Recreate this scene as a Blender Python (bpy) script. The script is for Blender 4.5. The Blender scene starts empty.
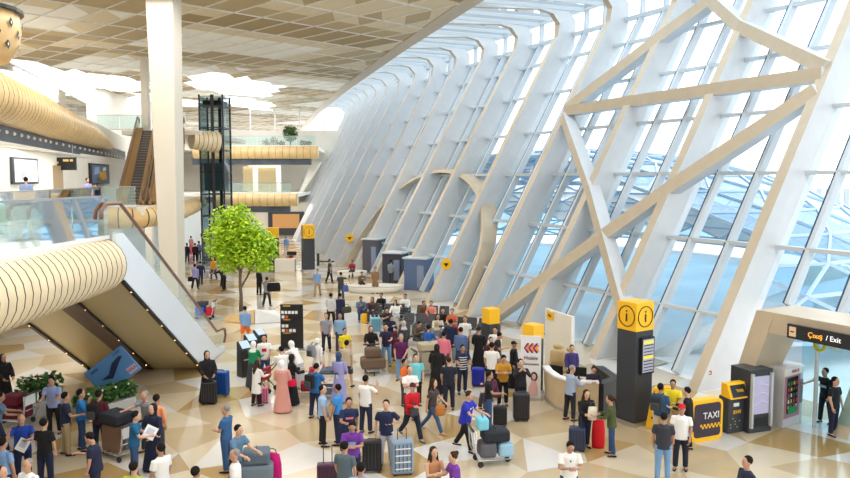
import bpy, math, random
from mathutils import Vector, Matrix
R = math.radians
sin, cos, pi = math.sin, math.cos, math.pi
random.seed(7)
C = bpy.context.scene.collection
# ---------------------------------------------------------------- camera
F = 750.0; CH = 7.5; PITCH = math.atan(61/F)
cd = bpy.data.cameras.new('camera'); cam = bpy.data.objects.new('camera', cd); C.objects.link(cam)
cam.location = (0, 0, CH); cam.rotation_euler = (pi/2-PITCH, 0, 0)
cd.sensor_width = 36; cd.lens = 36*F/850; cd.clip_end = 2000; cd.clip_start = .1
bpy.context.scene.camera = cam
def ray(px, py):
    a = (px-425)/F; b = (239-py)/F
    return Vector((a, cos(PITCH)+b*sin(PITCH), -sin(PITCH)+b*cos(PITCH)))
def PZ(px, py, z=0.0):
    d = ray(px, py); t = (z-CH)/d.z
    return Vector((d.x*t, d.y*t, z))
def PY(px, py, Y):
    d = ray(px, py); t = Y/d.y
    return Vector((d.x*t, Y, CH+d.z*t))
# ---------------------------------------------------------------- materials
MC = {}
def mat(name, col, rough=.5, metal=0., bump=0., scale=8., var=0., spec=.5, emit=0.):
    if name in MC: return MC[name]
    m = bpy.data.materials.new(name); m.use_nodes = True
    nt = m.node_tree; b = nt.nodes['Principled BSDF']
    b.inputs['Base Color'].default_value = (*col, 1)
    b.inputs['Roughness'].default_value = rough; b.inputs['Metallic'].default_value = metal
    b.inputs['Specular IOR Level'].default_value = spec
    if var or bump:
        tc = nt.nodes.new('ShaderNodeTexCoord'); n = nt.nodes.new('ShaderNodeTexNoise')
        n.inputs['Scale'].default_value = scale; n.inputs['Detail'].default_value = 4
        nt.links.new(tc.outputs['Object'], n.inputs['Vector'])
        if var:
            r = nt.nodes.new('ShaderNodeValToRGB')
            r.color_ramp.elements[0].position = .3; r.color_ramp.elements[1].position = .7
            r.color_ramp.elements[0].color = (*[max(0, c*(1-var)) for c in col], 1)
            r.color_ramp.elements[1].color = (*[min(1, c*(1+var)) for c in col], 1)
            nt.links.new(n.outputs['Fac'], r.inputs['Fac']); nt.links.new(r.outputs['Color'], b.inputs['Base Color'])
        if bump:
            bp = nt.nodes.new('ShaderNodeBump'); bp.inputs['Strength'].default_value = bump
            nt.links.new(n.outputs['Fac'], bp.inputs['Height']); nt.links.new(bp.outputs['Normal'], b.inputs['Normal'])
    if emit:
        b.inputs['Emission Color'].default_value = (*col, 1); b.inputs['Emission Strength'].default_value = emit
    MC[name] = m; return m
def glassmat(name, tint, refl=.12, rough=.02, solid=0., scol=(.6, .75, .85)):
    m = bpy.data.materials.new(name); m.use_nodes = True; nt = m.node_tree; nt.nodes.clear()
    o = nt.nodes.new('ShaderNodeOutputMaterial'); t = nt.nodes.new('ShaderNodeBsdfTransparent')
    g = nt.nodes.new('ShaderNodeBsdfGlossy'); mx = nt.nodes.new('ShaderNodeMixShader'); lw = nt.nodes.new('ShaderNodeLayerWeight')
    t.inputs['Color'].default_value = (*tint, 1); g.inputs['Roughness'].default_value = rough
    lw.inputs['Blend'].default_value = refl
    nt.links.new(lw.outputs['Fresnel'], mx.inputs['Fac'])
    if solid:
        d = nt.nodes.new('ShaderNodeBsdfDiffuse'); d.inputs['Color'].default_value = (*scol, 1)
        m2 = nt.nodes.new('ShaderNodeMixShader'); m2.inputs['Fac'].default_value = solid
        nt.links.new(t.outputs[0], m2.inputs[1]); nt.links.new(d.outputs[0], m2.inputs[2]); nt.links.new(m2.outputs[0], mx.inputs[1])
    else: nt.links.new(t.outputs[0], mx.inputs[1])
    nt.links.new(g.outputs[0], mx.inputs[2]); nt.links.new(mx.outputs[0], o.inputs['Surface'])
    MC[name] = m; return m
def col(r, g, b): return ((r/255)**2.2, (g/255)**2.2, (b/255)**2.2)
def cm(r, g, b, rough=.6): return mat('paint_%d_%d_%d_%d' % (r, g, b, rough*100), col(r, g, b), rough)
M_WHITE = mat('white_steel', (.82, .82, .81), .35, var=.03, scale=2)
M_RIB = mat('rib_white_paint', (.62, .63, .635), .4, var=.03, scale=2)
M_TAN = mat('beige_steel', (.55, .46, .34), .4, var=.04, scale=2)
M_MUL = mat('pale_blue_aluminium', (.58, .63, .67), .4)
M_DARKG = mat('dark_blue_gasket', (.02, .05, .12), .5)
M_GLASS = glassmat('facade_glass', (.86, .95, 1.0), .08)
M_RAIL = glassmat('balustrade_glass', (.86, .95, .94), .13, .04, .16, (.8, .9, .88))
M_CANOPY = glassmat('blue_canopy_glass', (.50, .76, .93), .25, .05, .30, (.40, .66, .88))
M_GOLD = mat('golden_wood_slats', (.72, .50, .23), .4, var=.12, scale=1.5)
M_SLAT = mat('pale_wood_slats', (.74, .62, .42), .4, var=.08, scale=1.5)
M_DKGAP = mat('dark_gap', (.09, .065, .045), .7)
M_CREAM = mat('cream_wall', (.80, .76, .68), .6, var=.03, scale=.6)
M_DARK = mat('charcoal_metal', (.035, .04, .05), .4)
M_DARKM = mat('dark_band_metal', (.07, .085, .11), .5, var=.3, scale=.8)
M_BLACK = mat('black_plastic', (.012, .012, .014), .4)
M_YEL = mat('signal_yellow', (.95, .52, .01), .35)
M_STEEL = mat('brushed_steel', (.55, .56, .58), .3, .9)
M_COPPER = mat('copper_handrail', (.20, .10, .07), .35)
# ---------------------------------------------------------------- mesh builder
class MB:
    def __init__(s): s.v = []; s.f = []; s.m = []
    def add(s, vs, fs, mi=0, M=None):
        b = len(s.v)
        for v in vs: s.v.append(tuple(M @ Vector(v)) if M is not None else tuple(v))
        for f in fs: s.f.append([b+i for i in f]); s.m.append(mi)
        return s
    def box(s, c, d, mi=0, M=None, rz=0):
        x, y, z = d[0]/2, d[1]/2, d[2]/2; ca, sa = cos(rz), sin(rz); vs = []
        for k in (-z, z):
            for (i, j) in ((-x, -y), (x, -y), (x, y), (-x, y)):
                vs.append((c[0]+i*ca-j*sa, c[1]+i*sa+j*ca, c[2]+k))
        return s.add(vs, [(0, 3, 2, 1), (4, 5, 6, 7), (0, 1, 5, 4), (1, 2, 6, 5), (2, 3, 7, 6), (3, 0, 4, 7)], mi, M)
    def beam(s, p, q, w, h, up=(0, 0, 1), mi=0):
        """box from p to q; w across, h along the side nearest up"""
        p, q = Vector(p), Vector(q); d = (q-p).normalized(); u = Vector(up); a = d.cross(u).normalized(); u = a.cross(d).normalized()
        vs = [o+a*i*w/2+u*j*h/2 for o in (p, q) for (i, j) in ((-1, -1), (1, -1), (1, 1), (-1, 1))]
        return s.add(vs, [(0, 3, 2, 1), (4, 5, 6, 7), (0, 1, 5, 4), (1, 2, 6, 5), (2, 3, 7, 6), (3, 0, 4, 7)], mi)
    def tube(s, pts, r, n=8, mi=0, flat=1.):
        """closed round tube along pts, r one value or one per point"""
        pts = [Vector(p) for p in pts]; k = len(pts); rs = r if hasattr(r, '__len__') else [r]*k
        t0 = (pts[1]-pts[0]).normalized(); a = t0.cross(Vector((0, 0, 1)))
        if a.length < .05: a = t0.cross(Vector((0, 1, 0)))
        a.normalize(); vs = []
        for i, p in enumerate(pts):
            t = (pts[min(i+1, k-1)]-pts[max(i-1, 0)]).normalized(); a = (a-t*a.dot(t)).normalized(); b = t.cross(a)
            for j in range(n):
                th = 2*pi*j/n; vs.append(p+a*cos(th)*rs[i]+b*sin(th)*rs[i]*flat)
        fs = [(i*n+j, i*n+(j+1) % n, (i+1)*n+(j+1) % n, (i+1)*n+j) for i in range(k-1) for j in range(n)]
        fs += [tuple(range(n))[::-1], tuple(range((k-1)*n, k*n))]
        return s.add(vs, fs, mi)
    def loft(s, secs, n=12, mi=0, M=None):
        """secs: (cx,cy,cz,rx,ry), horizontal ellipses from bottom to top"""
        vs = []
        for (cx, cy, cz, rx, ry) in secs:
            for j in range(n):
                th = 2*pi*j/n; vs.append((cx+rx*cos(th), cy+ry*sin(th), cz))
        k = len(secs)
        fs = [(i*n+j, i*n+(j+1) % n, (i+1)*n+(j+1) % n, (i+1)*n+j) for i in range(k-1) for j in range(n)]
        fs += [tuple(range(n))[::-1], tuple(range((k-1)*n, k*n))]
        return s.add(vs, fs, mi, M)
    def ell(s, c, r, n=10, k=7, mi=0, M=None):
        secs = [(c[0], c[1], c[2]-r[2]*cos(pi*(i+.35)/(k-.3)), r[0]*sin(pi*(i+.35)/(k-.3)), r[1]*sin(pi*(i+.35)/(k-.3))) for i in range(k)]
        return s.loft(secs, n, mi, M)
    def prism(s, poly, z0, z1, mi=0, M=None):
        n = len(poly); vs = [(x, y, z0) for x, y in poly]+[(x, y, z1) for x, y in poly]
        fs = [tuple(range(n))[::-1], tuple(range(n, 2*n))]+[(i, (i+1) % n, n+(i+1) % n, n+i) for i in range(n)]
        return s.add(vs, fs, mi, M)
    def quad(s, a, b, c, d, mi=0): return s.add([a, b, c, d], [(0, 1, 2, 3)], mi)
    def sweep(s, secs, mi=0, cap=True):
        """secs: list of point loops of equal length"""
        n = len(secs[0]); vs = [p for l in secs for p in l]; k = len(secs)
        fs = [(i*n+j, i*n+(j+1) % n, (i+1)*n+(j+1) % n, (i+1)*n+j) for i in range(k-1) for j in range(n)]
        if cap: fs += [tuple(range(n))[::-1], tuple(range((k-1)*n, k*n))]
        return s.add(vs, fs, mi)
    def mesh(s, name, mats, smooth=False):
        me = bpy.data.meshes.new(name); me.from_pydata([tuple(v) for v in s.v], [], s.f)
        for m in (mats if isinstance(mats, (list, tuple)) else [mats]): me.materials.append(m)
        me.polygons.foreach_set('material_index', s.m)
        if smooth: me.polygons.foreach_set('use_smooth', [True]*len(s.f))
        me.update(); return me
    def build(s, name, mats, parent=None, smooth=False, bev=0, kind=None, loc=None, rz=0):
        o = bpy.data.objects.new(name, s.mesh(name, mats, smooth)); C.objects.link(o)
        if parent: o.parent = parent
        if bev:
            md = o.modifiers.new('bevel', 'BEVEL'); md.width = bev; md.segments = 2; md.limit_method = 'ANGLE'
        if kind: o['kind'] = kind
        if loc is not None: o.location = loc
        if rz: o.rotation_euler.z = rz
        return o
def tag(o, label, cat, group=None, kind=None):
    o['label'] = label; o['category'] = cat
    if group: o['group'] = group
    if kind: o['kind'] = kind
    return o
def thing(name, label, cat, loc=(0, 0, 0), rz=0, group=None):
    o = bpy.data.objects.new(name, None); C.objects.link(o); o.empty_display_size = .2
    o.location = loc; o.rotation_euler = (0, 0, rz); return tag(o, label, cat, group)
def struct_root(name, loc=(0, 0, 0)):
    o = bpy.data.objects.new(name, None); C.objects.link(o); o.location = loc; o['kind'] = 'structure'; return o
def dup(root, loc, rz, label=None, group=None):
    r = root.copy(); C.objects.link(r); r.location = loc; r.rotation_euler = (0, 0, rz)
    if label: r['label'] = label
    if group: r['group'] = group
    for ch in list(root.children):
        c = ch.copy(); C.objects.link(c); c.parent = r
        for g in ch.children:
            d = g.copy(); C.objects.link(d); d.parent = c
    return r
def text(name, body, size, m, parent, M, depth=.006, align='CENTER', sx=1.):
    cu = bpy.data.curves.new(name, 'FONT'); cu.body = body; cu.size = size; cu.extrude = depth; cu.align_x = align; cu.align_y = 'CENTER'
    t = bpy.data.objects.new(name, cu); C.objects.link(t)
    dg = bpy.context.evaluated_depsgraph_get(); me = bpy.data.meshes.new_from_object(t.evaluated_get(dg))
    bpy.data.objects.remove(t); me.name = name; me.materials.clear(); me.materials.append(m)
    me.transform(M @ Matrix.Scale(sx, 4, (1, 0, 0)))
    o = bpy.data.objects.new(name, me); C.objects.link(o); o.parent = parent; return o
def face_M(p, yaw, tilt=0):
    """text plane standing upright at p, readable from direction yaw (0 = readable by someone at -Y)"""
    return Matrix.Translation(p) @ Matrix.Rotation(yaw, 4, 'Z') @ Matrix.Rotation(pi/2+tilt, 4, 'X')
# ================================================================ SETTING
def foot(Y):
    if Y < 20: return 9.5-.55*(Y-25.9)+.00206*(0-35)
    return 9.5-.55*(Y-25.9)+.00206*((Y-20)**2-35)
def slope(Y): return -.55+.00412*max(0, Y-20)
def nrm(Y): v = Vector((1, -slope(Y), 0)); return v.normalized()
def tan_(Y): return Vector((slope(Y), 1, 0)).normalized()
LEAN = .50
def FS(Y, z, out=0.):
    """point of the leaning facade, out metres outside the inner rib faces"""
    n = nrm(Y); q = LEAN*z/n.x
    return Vector((foot(Y), Y, z))+Vector((n.x, n.y, 0))*(q+out)
_e = [PZ(472, 0, 17), PZ(400, 48, 17), PZ(345, 88, 17), PZ(318, 111, 17), PZ(300, 132, 17)]
def edge(Y):
    if Y <= _e[0].y: return _e[0].x-.30*(Y-_e[0].y)
    for a, b in zip(_e, _e[1:]):
        if Y <= b.y: return a.x+(b.x-a.x)*(Y-a.y)/(b.y-a.y)
    return _e[-1].x-.2*(Y-_e[-1].y)
RIBY = [16.4, 21.2]+[26+4.8*k for k in range(19)]
TOPZ = 18.4
def rib(i, Y):
    n = nrm(Y); t = tan_(Y); w = .45; D = 1.5
    F0 = Vector((foot(Y), Y, 0)); qe = max(1.0, (edge(Y)-foot(Y))*n.x)
    prof = [(LEAN*z/n.x, z, D) for z in (-.2, 4, 8, 12, 15.4)]
    q1 = LEAN*16.5/n.x
    prof += [(q1, 16.5, D*.95), (q1+.15, 17.3, D*.85), (q1-.35, 17.9, D*.75), (q1-1.3, 18.1, D*.6), (min(qe, q1-2), 17.7, D*.45)]
    secs = []
    for k, (q, z, d) in enumerate(prof):
        a = prof[max(0, k-1)]; b = prof[min(len(prof)-1, k+1)]
        tx, tz = b[0]-a[0], b[1]-a[1]; l = math.hypot(tx, tz); ox, oz = tz/l, -tx/l     # outward of the path
        p = F0+n*q+Vector((0, 0, z)); o = p+(n*ox+Vector((0, 0, oz)))*d
        secs.append([p-t*w/2, p+t*w/2, o+t*w/2*.8, o-t*w/2*.8])
    m = MB(); vs = [p for l in secs for p in l]; K = len(secs); fs = []; mi = []
    for a in range(K-1):
        for j in range(4):
            fs.append((a*4+j, a*4+(j+1) % 4, a*4+4+(j+1) % 4, a*4+4+j)); mi.append(1 if j == 0 else 0)
    fs += [(3, 2, 1, 0), tuple(range(K*4-4, K*4))]; mi += [0, 0]
    m.v = [tuple(v) for v in vs]; m.f = [list(f) for f in fs]; m.m = mi
    m.build('trim_%d' % i, [M_RIB, M_TAN], kind='structure')
for i, Y in enumerate(RIBY): rib(i+1, Y)
# glazing, one window per bay
TZ = [2.3, 4.95, 7.7, 10.25, 12.8, 15.1]
def bay(i, Ya, Yb):
    w = struct_root('window_%d' % i, (foot((Ya+Yb)/2), (Ya+Yb)/2, 0)); L = w.location.copy()
    out = 1.35; m = MB()
    door = i in (1, 2)
    z0 = 3.05 if door else .05
    zs = [z0, 4.9, 7.5, 10.1, 12.6, 15.0, 16.6]
    for a, b in zip(zs, zs[1:]): m.quad(*[FS(y, z, out)-L for (y, z) in ((Ya, a), (Yb, a), (Yb, b), (Ya, b))])
    Ym = (Ya+Yb)/2; top = FS(Ym, 16.6, out)
    rl = [[FS(y, 16.6, out)-L, FS(y, 16.6, out+.1)+Vector((0, 0, 1.5))-L, Vector((edge(y)+.3, y+2, 18.3))-L] for y in (Ya, Yb)]
    for k in range(2): m.quad(rl[0][k], rl[1][k], rl[1][k+1], rl[0][k+1])
    m.build('pane', M_GLASS, w)
    for fr in (.36, .72):
        Y = Ya+(Yb-Ya)*fr; b = MB(); g = MB(); n = nrm(Y); t = tan_(Y)
        p, q = FS(Y, z0, out-.12)-L, FS(Y, 16.6, out-.12)-L
        b.beam(p, q, .17, .34, n)
        g.beam(p+t*.115+n*.0, q+t*.115+n*.0, .07, .34, n)
        r_ = Vector((edge(Y)+.3, Y+2, 18.2))-L; b.beam(q+Vector((0, 0, 1.4)), r_, .12, .2); b.beam(q, q+Vector((.05, 0, 1.5)), .15, .3, n)
        o = b.build('mullion', M_MUL, w); g.build('gasket', M_DARKG, o)
    for z in TZ[1 if door else 0:]:
        b = MB(); b.beam(FS(Ya, z, out-.15)-L, FS(Yb, z, out-.15)-L, .34, .15); b.build('transom', M_MUL, w)
    b = MB(); b.beam(FS(Ya, 16.7, out-.2)-L, FS(Yb, 16.7, out-.2)-L, .4, .2)
    b.beam(FS(Ya, 16.7, out-.2)+Vector((0, 0, 1.4))-L, FS(Yb, 16.7, out-.2)+Vector((0, 0, 1.4))-L, .3, .2); b.build('transom', M_MUL, w)
for i in range(len(RIBY)-1): bay(i+1, RIBY[i], RIBY[i+1])
NT = len(RIBY)+1
# diagonal bracing on the inner face
def brace(pts, w=.55, h=.7):
    global NT
    m = MB(); P = [FS(y, z, .25) for (y, z) in pts]
    for p, q in zip(P, P[1:]):
        n = nrm(p.y)
        d = (q-p).normalized(); a = d.cross(n).normalized()
        if a.z < 0: a = -a
        vs = []
        for o in (p, q):
            for (i, j) in ((-1, -1), (-1, 1), (1, 1), (1, -1)): vs.append(o+n*i*h/2+a*j*w/2)
        b = len(m.v); m.v += [tuple(v) for v in vs]
        for f, k in (((0, 1, 5, 4), 1), ((1, 2, 6, 5), 0), ((2, 3, 7, 6), 0), ((3, 0, 4, 7), 0), ((0, 3, 2, 1), 0), ((4, 5, 6, 7), 0)):
            m.f.append([b+x for x in f]); m.m.append(k)
    m.build('trim_%d' % NT, [M_RIB, M_TAN], kind='structure'); NT += 1
R0, R1, R2, R3 = 26.0, 30.8, 35.6, 40.4
brace([(R3, 11.4), (R2, 14.6), (33.2, 16.1)]); brace([(33.2, 16.1), (R1, 14.3), (R0, 11.7)])
brace([(R3, 11.3), (R2, 11.35), (R1, 11.4), (R0, 11.45)])
brace([(R0, 10.85), (R1, 7.0), (R2, 2.75), (38.6, .15)])
brace([(R3, 11.0), (R2, 7.0), (R1, 2.4), (28.6, .15)], .5)
# arched entrance frame around the canopy opening
arch = []
for k in range(25):
    a = pi*k/24; arch.append((53.5-9.5*cos(a)*-1 if False else 53.0+10.5*cos(a), 7.9*sin(a)**.8))
m = MB(); secs = []
for (y, z) in arch:
    n = nrm(y); c = Vector((53-y, 0, 0)); inward = Vector((0, 0, 0))
    p = FS(y, z, .5); cc = FS(53, 2, .0); rad = (p-cc).normalized()
    secs.append([p-n*.05, p+n*.9, p+n*.9+rad*.28, p-n*.05+rad*.28])
m.sweep(secs); m.build('trim_%d' % NT, M_TAN, kind='structure'); NT += 1
# ------------------------------------------------ floor
fm = [mat('floor_pale_marble', (.64, .62, .59), .13, var=.05, scale=.5), mat('floor_cream_marble', (.60, .51, .37), .13, var=.07, scale=.5),
      mat('floor_ochre_marble', (.43, .29, .12), .13, var=.10, scale=.5), mat('floor_tan_marble', (.50, .39, .24), .13, var=.08, scale=.5)]
m = MB(); rng = random.Random(3)
e1 = Vector((1.35, .95, 0)); e2 = Vector((-1.15, 1.35, 0)); V = {}
def fv(i, j):
    if (i, j) not in V:
        p = e1*i+e2*j; jx = ((i*7+j*13) % 5-2)*.16; jy = ((i*11+j*5) % 7-3)*.1
        V[(i, j)] = len(m.v); m.v.append((p.x+jx-5, p.y+jy, 0))
    return V[(i, j)]
for i in range(-60, 110):
    for j in range(-60, 110):
        c = e1*(i+.5)+e2*(j+.5)
        if not (-45 < c.x-5 and -3 < c.y < 128) or c.x-5 > foot(c.y)+2.2: continue
        a, b, c_, d = fv(i, j), fv(i+1, j), fv(i+1, j+1), fv(i, j+1)
        h = (i*3+j*5) % 7
        if h in (0, 3): m.f += [[a, b, c_], [a, c_, d]]; m.m += [rng.choice((0, 1, 2)), rng.choice((0, 1, 3))]
        else: m.f += [[a, b, c_, d]]; m.m += [(0, 1, 2, 0, 1, 1, 3)[(i+2*j) % 7] if rng.random() < .8 else 3]
m.build('floor', fm, kind='structure')
m = MB(); m.box((0, 60, -.2), (400, 420, .3)); m.box((0, 60, -.35), (60, 60, .1))
m.build('trim_%d' % NT, mat('pale_forecourt', (.72, .71, .69), .7, var=.1, scale=.2), kind='structure'); NT += 1
# ------------------------------------------------ ceiling
cmn = [mat('ceiling_beige', (.72, .61, .43), .7), mat('ceiling_sand', (.48, .37, .21), .7), mat('ceiling_white', (.92, .89, .82), .7), mat('ceiling_rib_white', (.85, .84, .80), .5), mat('ceiling_tan', (.37, .27, .13), .7)]
m = MB(); g1 = Vector((1.35, 1.3, 0)); g2 = Vector((-1.5, 1.5, 0)); CZ = 17
sky = [PZ(100, 82, 17), PZ(234, 86, 17), PZ(10, 66, 17), PZ(250, 104, 17), PZ(165, 100, 17)]
ssz = [(5.4, 8), (5.2, 9.5), (4, 6), (3, 9), (4, 8)]
def insky(p):
    for s_, (a, b) in zip(sky, ssz):
        if abs(p.x-s_.x)/a+abs(p.y-s_.y)/b*.75 < 1 and abs(p.y-s_.y) < b: return True
    return False
rng = random.Random(11); hc = {}
def ccol(i, j, up):
    a, b = i % 9, j % 7; q = (i//9+2*(j//7)) % 3
    if q != 1 and 2 <= a <= 7 and 1 <= b <= 3+(a < 5): return 2
    if b >= 5 and a+b > 6: return 4 if q else 1
    if a in (0, 1) and b < 5: return 1 if q < 2 else 4
    if b == 4: return 1
    return 0 if (a+b+up) % 4 else (0, 1, 2)[q]
for i in range(-40, 110):
    for j in range(-40, 110):
        P = [g1*a+g2*b+Vector((-20, 0, 0)) for (a, b) in ((i, j), (i+1, j), (i+1, j+1), (i, j+1))]
        for up, tri in ((0, (P[0], P[1], P[2])), (1, (P[0], P[2], P[3]))):
            c = (tri[0]+tri[1]+tri[2])/3
            if not (-62 < c.x and 0 < c.y < 165) or c.x > edge(c.y)+1.2 or insky(c): continue
            m.add([(min(p.x, edge(p.y)), p.y, CZ) for p in tri], [(2, 1, 0)], ccol(i, j, up))
def cut_line(p, d):
    """thin rib clipped at the ceiling edge"""
    a = None; n = 150
    for k in range(n+1):
        q = p+d*k
        ok = q.x < edge(q.y) and q.x > -62 and 0 < q.y < 165
        if ok and a is None: a = q
        if (not ok or k == n) and a is not None:
            if (q-d-a).length > 1: m.beam((a.x, a.y, CZ-.03), (q.x-d.x, q.y-d.y, CZ-.03), .06, .07, mi=3)
            a = None
for i in range(-40, 110):
    cut_line(g1*i+g2*(-45)+Vector((-20, 0, 0)), g2)
    if i % 2 == 0: cut_line(g1*(-45)+g2*i+Vector((-20, 0, 0)), g1)
m.build('ceiling', cmn, kind='structure')
m = MB(); secs = []
for k in range(60):
    Y = 2+k*2.8; X = edge(Y); secs.append([(X-.5, Y, 16.95), (X+.35, Y, 16.8), (X+.45, Y, 17.6), (X-.5, Y, 17.6)])
m.sweep(secs); m.build('trim_%d' % NT, M_TAN, kind='structure'); NT += 1
# ================================================================ OUTSIDE
# gridshell canopy
def dome(Y, X):
    q = 1-((X-11)/21.5)**2-((Y-58)/29.5)**2
    return 9.6*math.sqrt(q) if q > 0 else None
cr = thing('glass_canopy', 'domed blue glass and white steel lattice canopy outside the leaning facade', 'canopy', (13, 58, 0))
O = Vector((13, 58, 0)); rng = random.Random(5)
N1, N2 = 12, 28; pv = {}
for a in range(0, N1+1):
    r = a/N1
    for b in range(N2):
        th = 2*pi*(b+.5*(a % 2))/N2; X = 11+21.5*.995*sin(r*pi/2)*cos(th); Y = 58+29.5*.995*sin(r*pi/2)*sin(th)
        pv[a, b] = Vector((X, Y, dome(Y, X) or 0))
def outside(p):
    n = nrm(p.y); q = (Vector((p.x, p.y, 0))-Vector((foot(p.y), p.y, 0))).dot(n)
    return q > LEAN*p.z/n.x+1.75
def inside_too_far(p): return False
gl = MB(); lt = MB(); seen = set()
def seg(a, b):
    if (a, b) in seen or (b, a) in seen: return
    seen.add((a, b)); lt.beam(pv[a]-O, pv[b]-O, .12, .16)
for a in range(N1):
    for b in range(N2):
        b1 = (b+1) % N2
        if a % 2 == 0: tr = [((a, b), (a+1, b), (a, b1)), ((a, b1), (a+1, b), (a+1, b1))]
        else: tr = [((a, b), (a+1, b), (a+1, b1)), ((a, b), (a+1, b1), (a, b1))]
        for t in tr:
            if len(set(t)) == 3 and all(outside(pv[k]) for k in t):
                if (pv[t[0]]-pv[t[1]]).length > .01 and (pv[t[2]]-pv[t[1]]).length > .01 and (pv[t[0]]-pv[t[2]]).length > .01:
                    gl.add([pv[k]-O for k in t], [(0, 1, 2)])
                    for p, q in ((0, 1), (1, 2), (2, 0)): seg(t[p], t[q])
M_LAT = mat('pale_blue_lattice_steel', (.50, .60, .72), .4)
gl.build('glazing', M_CANOPY, cr); lt.build('lattice', M_LAT, cr)
# arched edge tube rising from the forecourt
m = MB(); p = [PY(654, 362, 31.5), PY(700, 337, 32), PY(740, 316, 32.5), PY(790, 298, 33), PY(850, 285, 33.5), PY(930, 274, 34), PY(1020, 272, 34)]
m.tube([q-O for q in p], .38, 10); m.build('edge_tube', M_WHITE, cr, True)
# distant building, hedge
bd = thing('office_building', 'pale office block with grey vertical fins far beyond the glass', 'building', (66, 162, 0))
m = MB(); m.box((8, 0, 3), (70, 12, 6)); m.build('wall', mat('pale_concrete', (.75, .73, .7), .8), bd)
m = MB()
for k in range(36):
    if 10 < k < 13: continue
    m.box((-26+k*1.9, -6.1, 3.1), (.95, .3, 4.4))
o = m.build('fin_screen', mat('grey_fins', (.38, .40, .44), .7), bd)
def bush(c, rx, ry, rz, n, leaf, rng, mb, mi=0):
    for _ in range(n):
        u = rng.random()*2*pi; v = math.acos(rng.uniform(-1, 1)); r = rng.random()**.4
        p = Vector((c[0]+rx*r*sin(v)*cos(u), c[1]+ry*r*sin(v)*sin(u), c[2]+rz*r*cos(v)))
        a = Vector((rng.uniform(-1, 1), rng.uniform(-1, 1), rng.uniform(-.6, .6))).normalized(); b = a.cross(Vector((rng.uniform(-1, 1), rng.uniform(-1, 1), 1))).normalized()
        l = leaf*rng.uniform(.6, 1.3)
        mb.add([p-a*l*.5, p+b*l*.3, p+a*l*.6, p-b*l*.3], [(0, 1, 2, 3)], rng.choice((0, 0, 1)) if mi == 0 else mi)
M_LF = [mat('leaf_fresh_green', (.23, .42, .03), .5), mat('leaf_mid_green', (.12, .27, .03), .5)]
M_LD = [mat('leaf_dark_green', (.05, .14, .03), .5), mat('leaf_deep_green', (.09, .2, .05), .5)]
m = MB(); rng = random.Random(9)
for k in range(26): bush((28+k*3, 125+rng.uniform(-3, 3), 1.3), 2.2, 1.8, rng.uniform(1.4, 2.4), 130, .8, rng, m)
tag(m.build('hedge', M_LF), 'soft green hedge in front of the distant office block', 'hedge', kind='stuff')
for k, (px, py, Yd, s, lb) in enumerate(((835, 318, 40, 1.5, 'green tree beyond the parked cars seen above the exit sign'), (815, 322, 43, 1.1, 'small yellow green bush outside above the exit sign'), (722, 205, 112, 3.4, 'hazy green tree left of the distant office block'))):
    t = thing('outdoor_tree', lb, 'tree', (PY(px, py, Yd).x, Yd, 0)); m = MB(); z = max(1.6, CH-(py-178)/F*Yd)
    bush((0, 0, z), s, s, s*.8, 500, .35*s, rng, m); m.build('foliage', M_LF, t)
    m = MB(); m.tube([(0, 0, 0), (0, 0, z)], .12); m.build('trunk', mat('bark', (.16, .10, .06), .9), t)
# ================================================================ LEFT SIDE
def nose(name, path, r, m, kind='structure', gap=.16, frac=1., ends=True, parent=None, squash=1.):
    """rounded slatted cladding round a slab edge: a tube with thin dark joints"""
    path = [Vector(p) for p in path]; t = MB(); rr = r if hasattr(r, '__len__') else [r]*len(path)
    # resample
    P = []; RR = []
    for a, b, ra, rb in zip(path, path[1:], rr, rr[1:]):
        L = (b-a).length; k = max(1, int(L/gap))
        for i in range(k): P.append(a+(b-a)*i/k); RR.append(ra+(rb-ra)*i/k)
    P.append(path[-1]); RR.append(rr[-1]); n = 20
    t0 = (P[1]-P[0]).normalized(); A = t0.cross(Vector((0, 0, 1))).normalized(); vs = []
    for i, p in enumerate(P):
        tt = (P[min(i+1, len(P)-1)]-P[max(0, i-1)]).normalized(); A = (A-tt*A.dot(tt)).normalized(); B = tt.cross(A)
        vs.append([p+A*cos(2*pi*j/n)*RR[i]+B*sin(2*pi*j/n)*RR[i]*squash for j in range(n)])
    mb = MB(); jf = 1-.038/gap
    for i in range(len(P)-1):
        # a slat and a thin recessed dark joint
        l0, l1 = vs[i], vs[i+1]; mid = [a+(b-a)*jf for a, b in zip(l0, l1)]; c = P[i]+(P[i+1]-P[i])*(.5+jf/2)
        s1 = [c+(q-c)*.95 for q in mid]; s2 = [c+(q-c)*.95 for q in l1]
        mb.sweep([l0, mid], 0, False); mb.sweep([mid, s1], 1, False); mb.sweep([s1, s2], 1, False); mb.sweep([s2, l1], 1, False)
    if ends:
        b = len(mb.v); mb.add(vs[0], [tuple(range(n))[::-1]], 0); mb.add(vs[-1], [tuple(range(n))], 0)
    return mb.build(name, [m, M_DKGAP], parent, True, kind=kind if not parent else None)
def sname():
    global NT; NT += 1; return 'trim_%d' % (NT-1)
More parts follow.
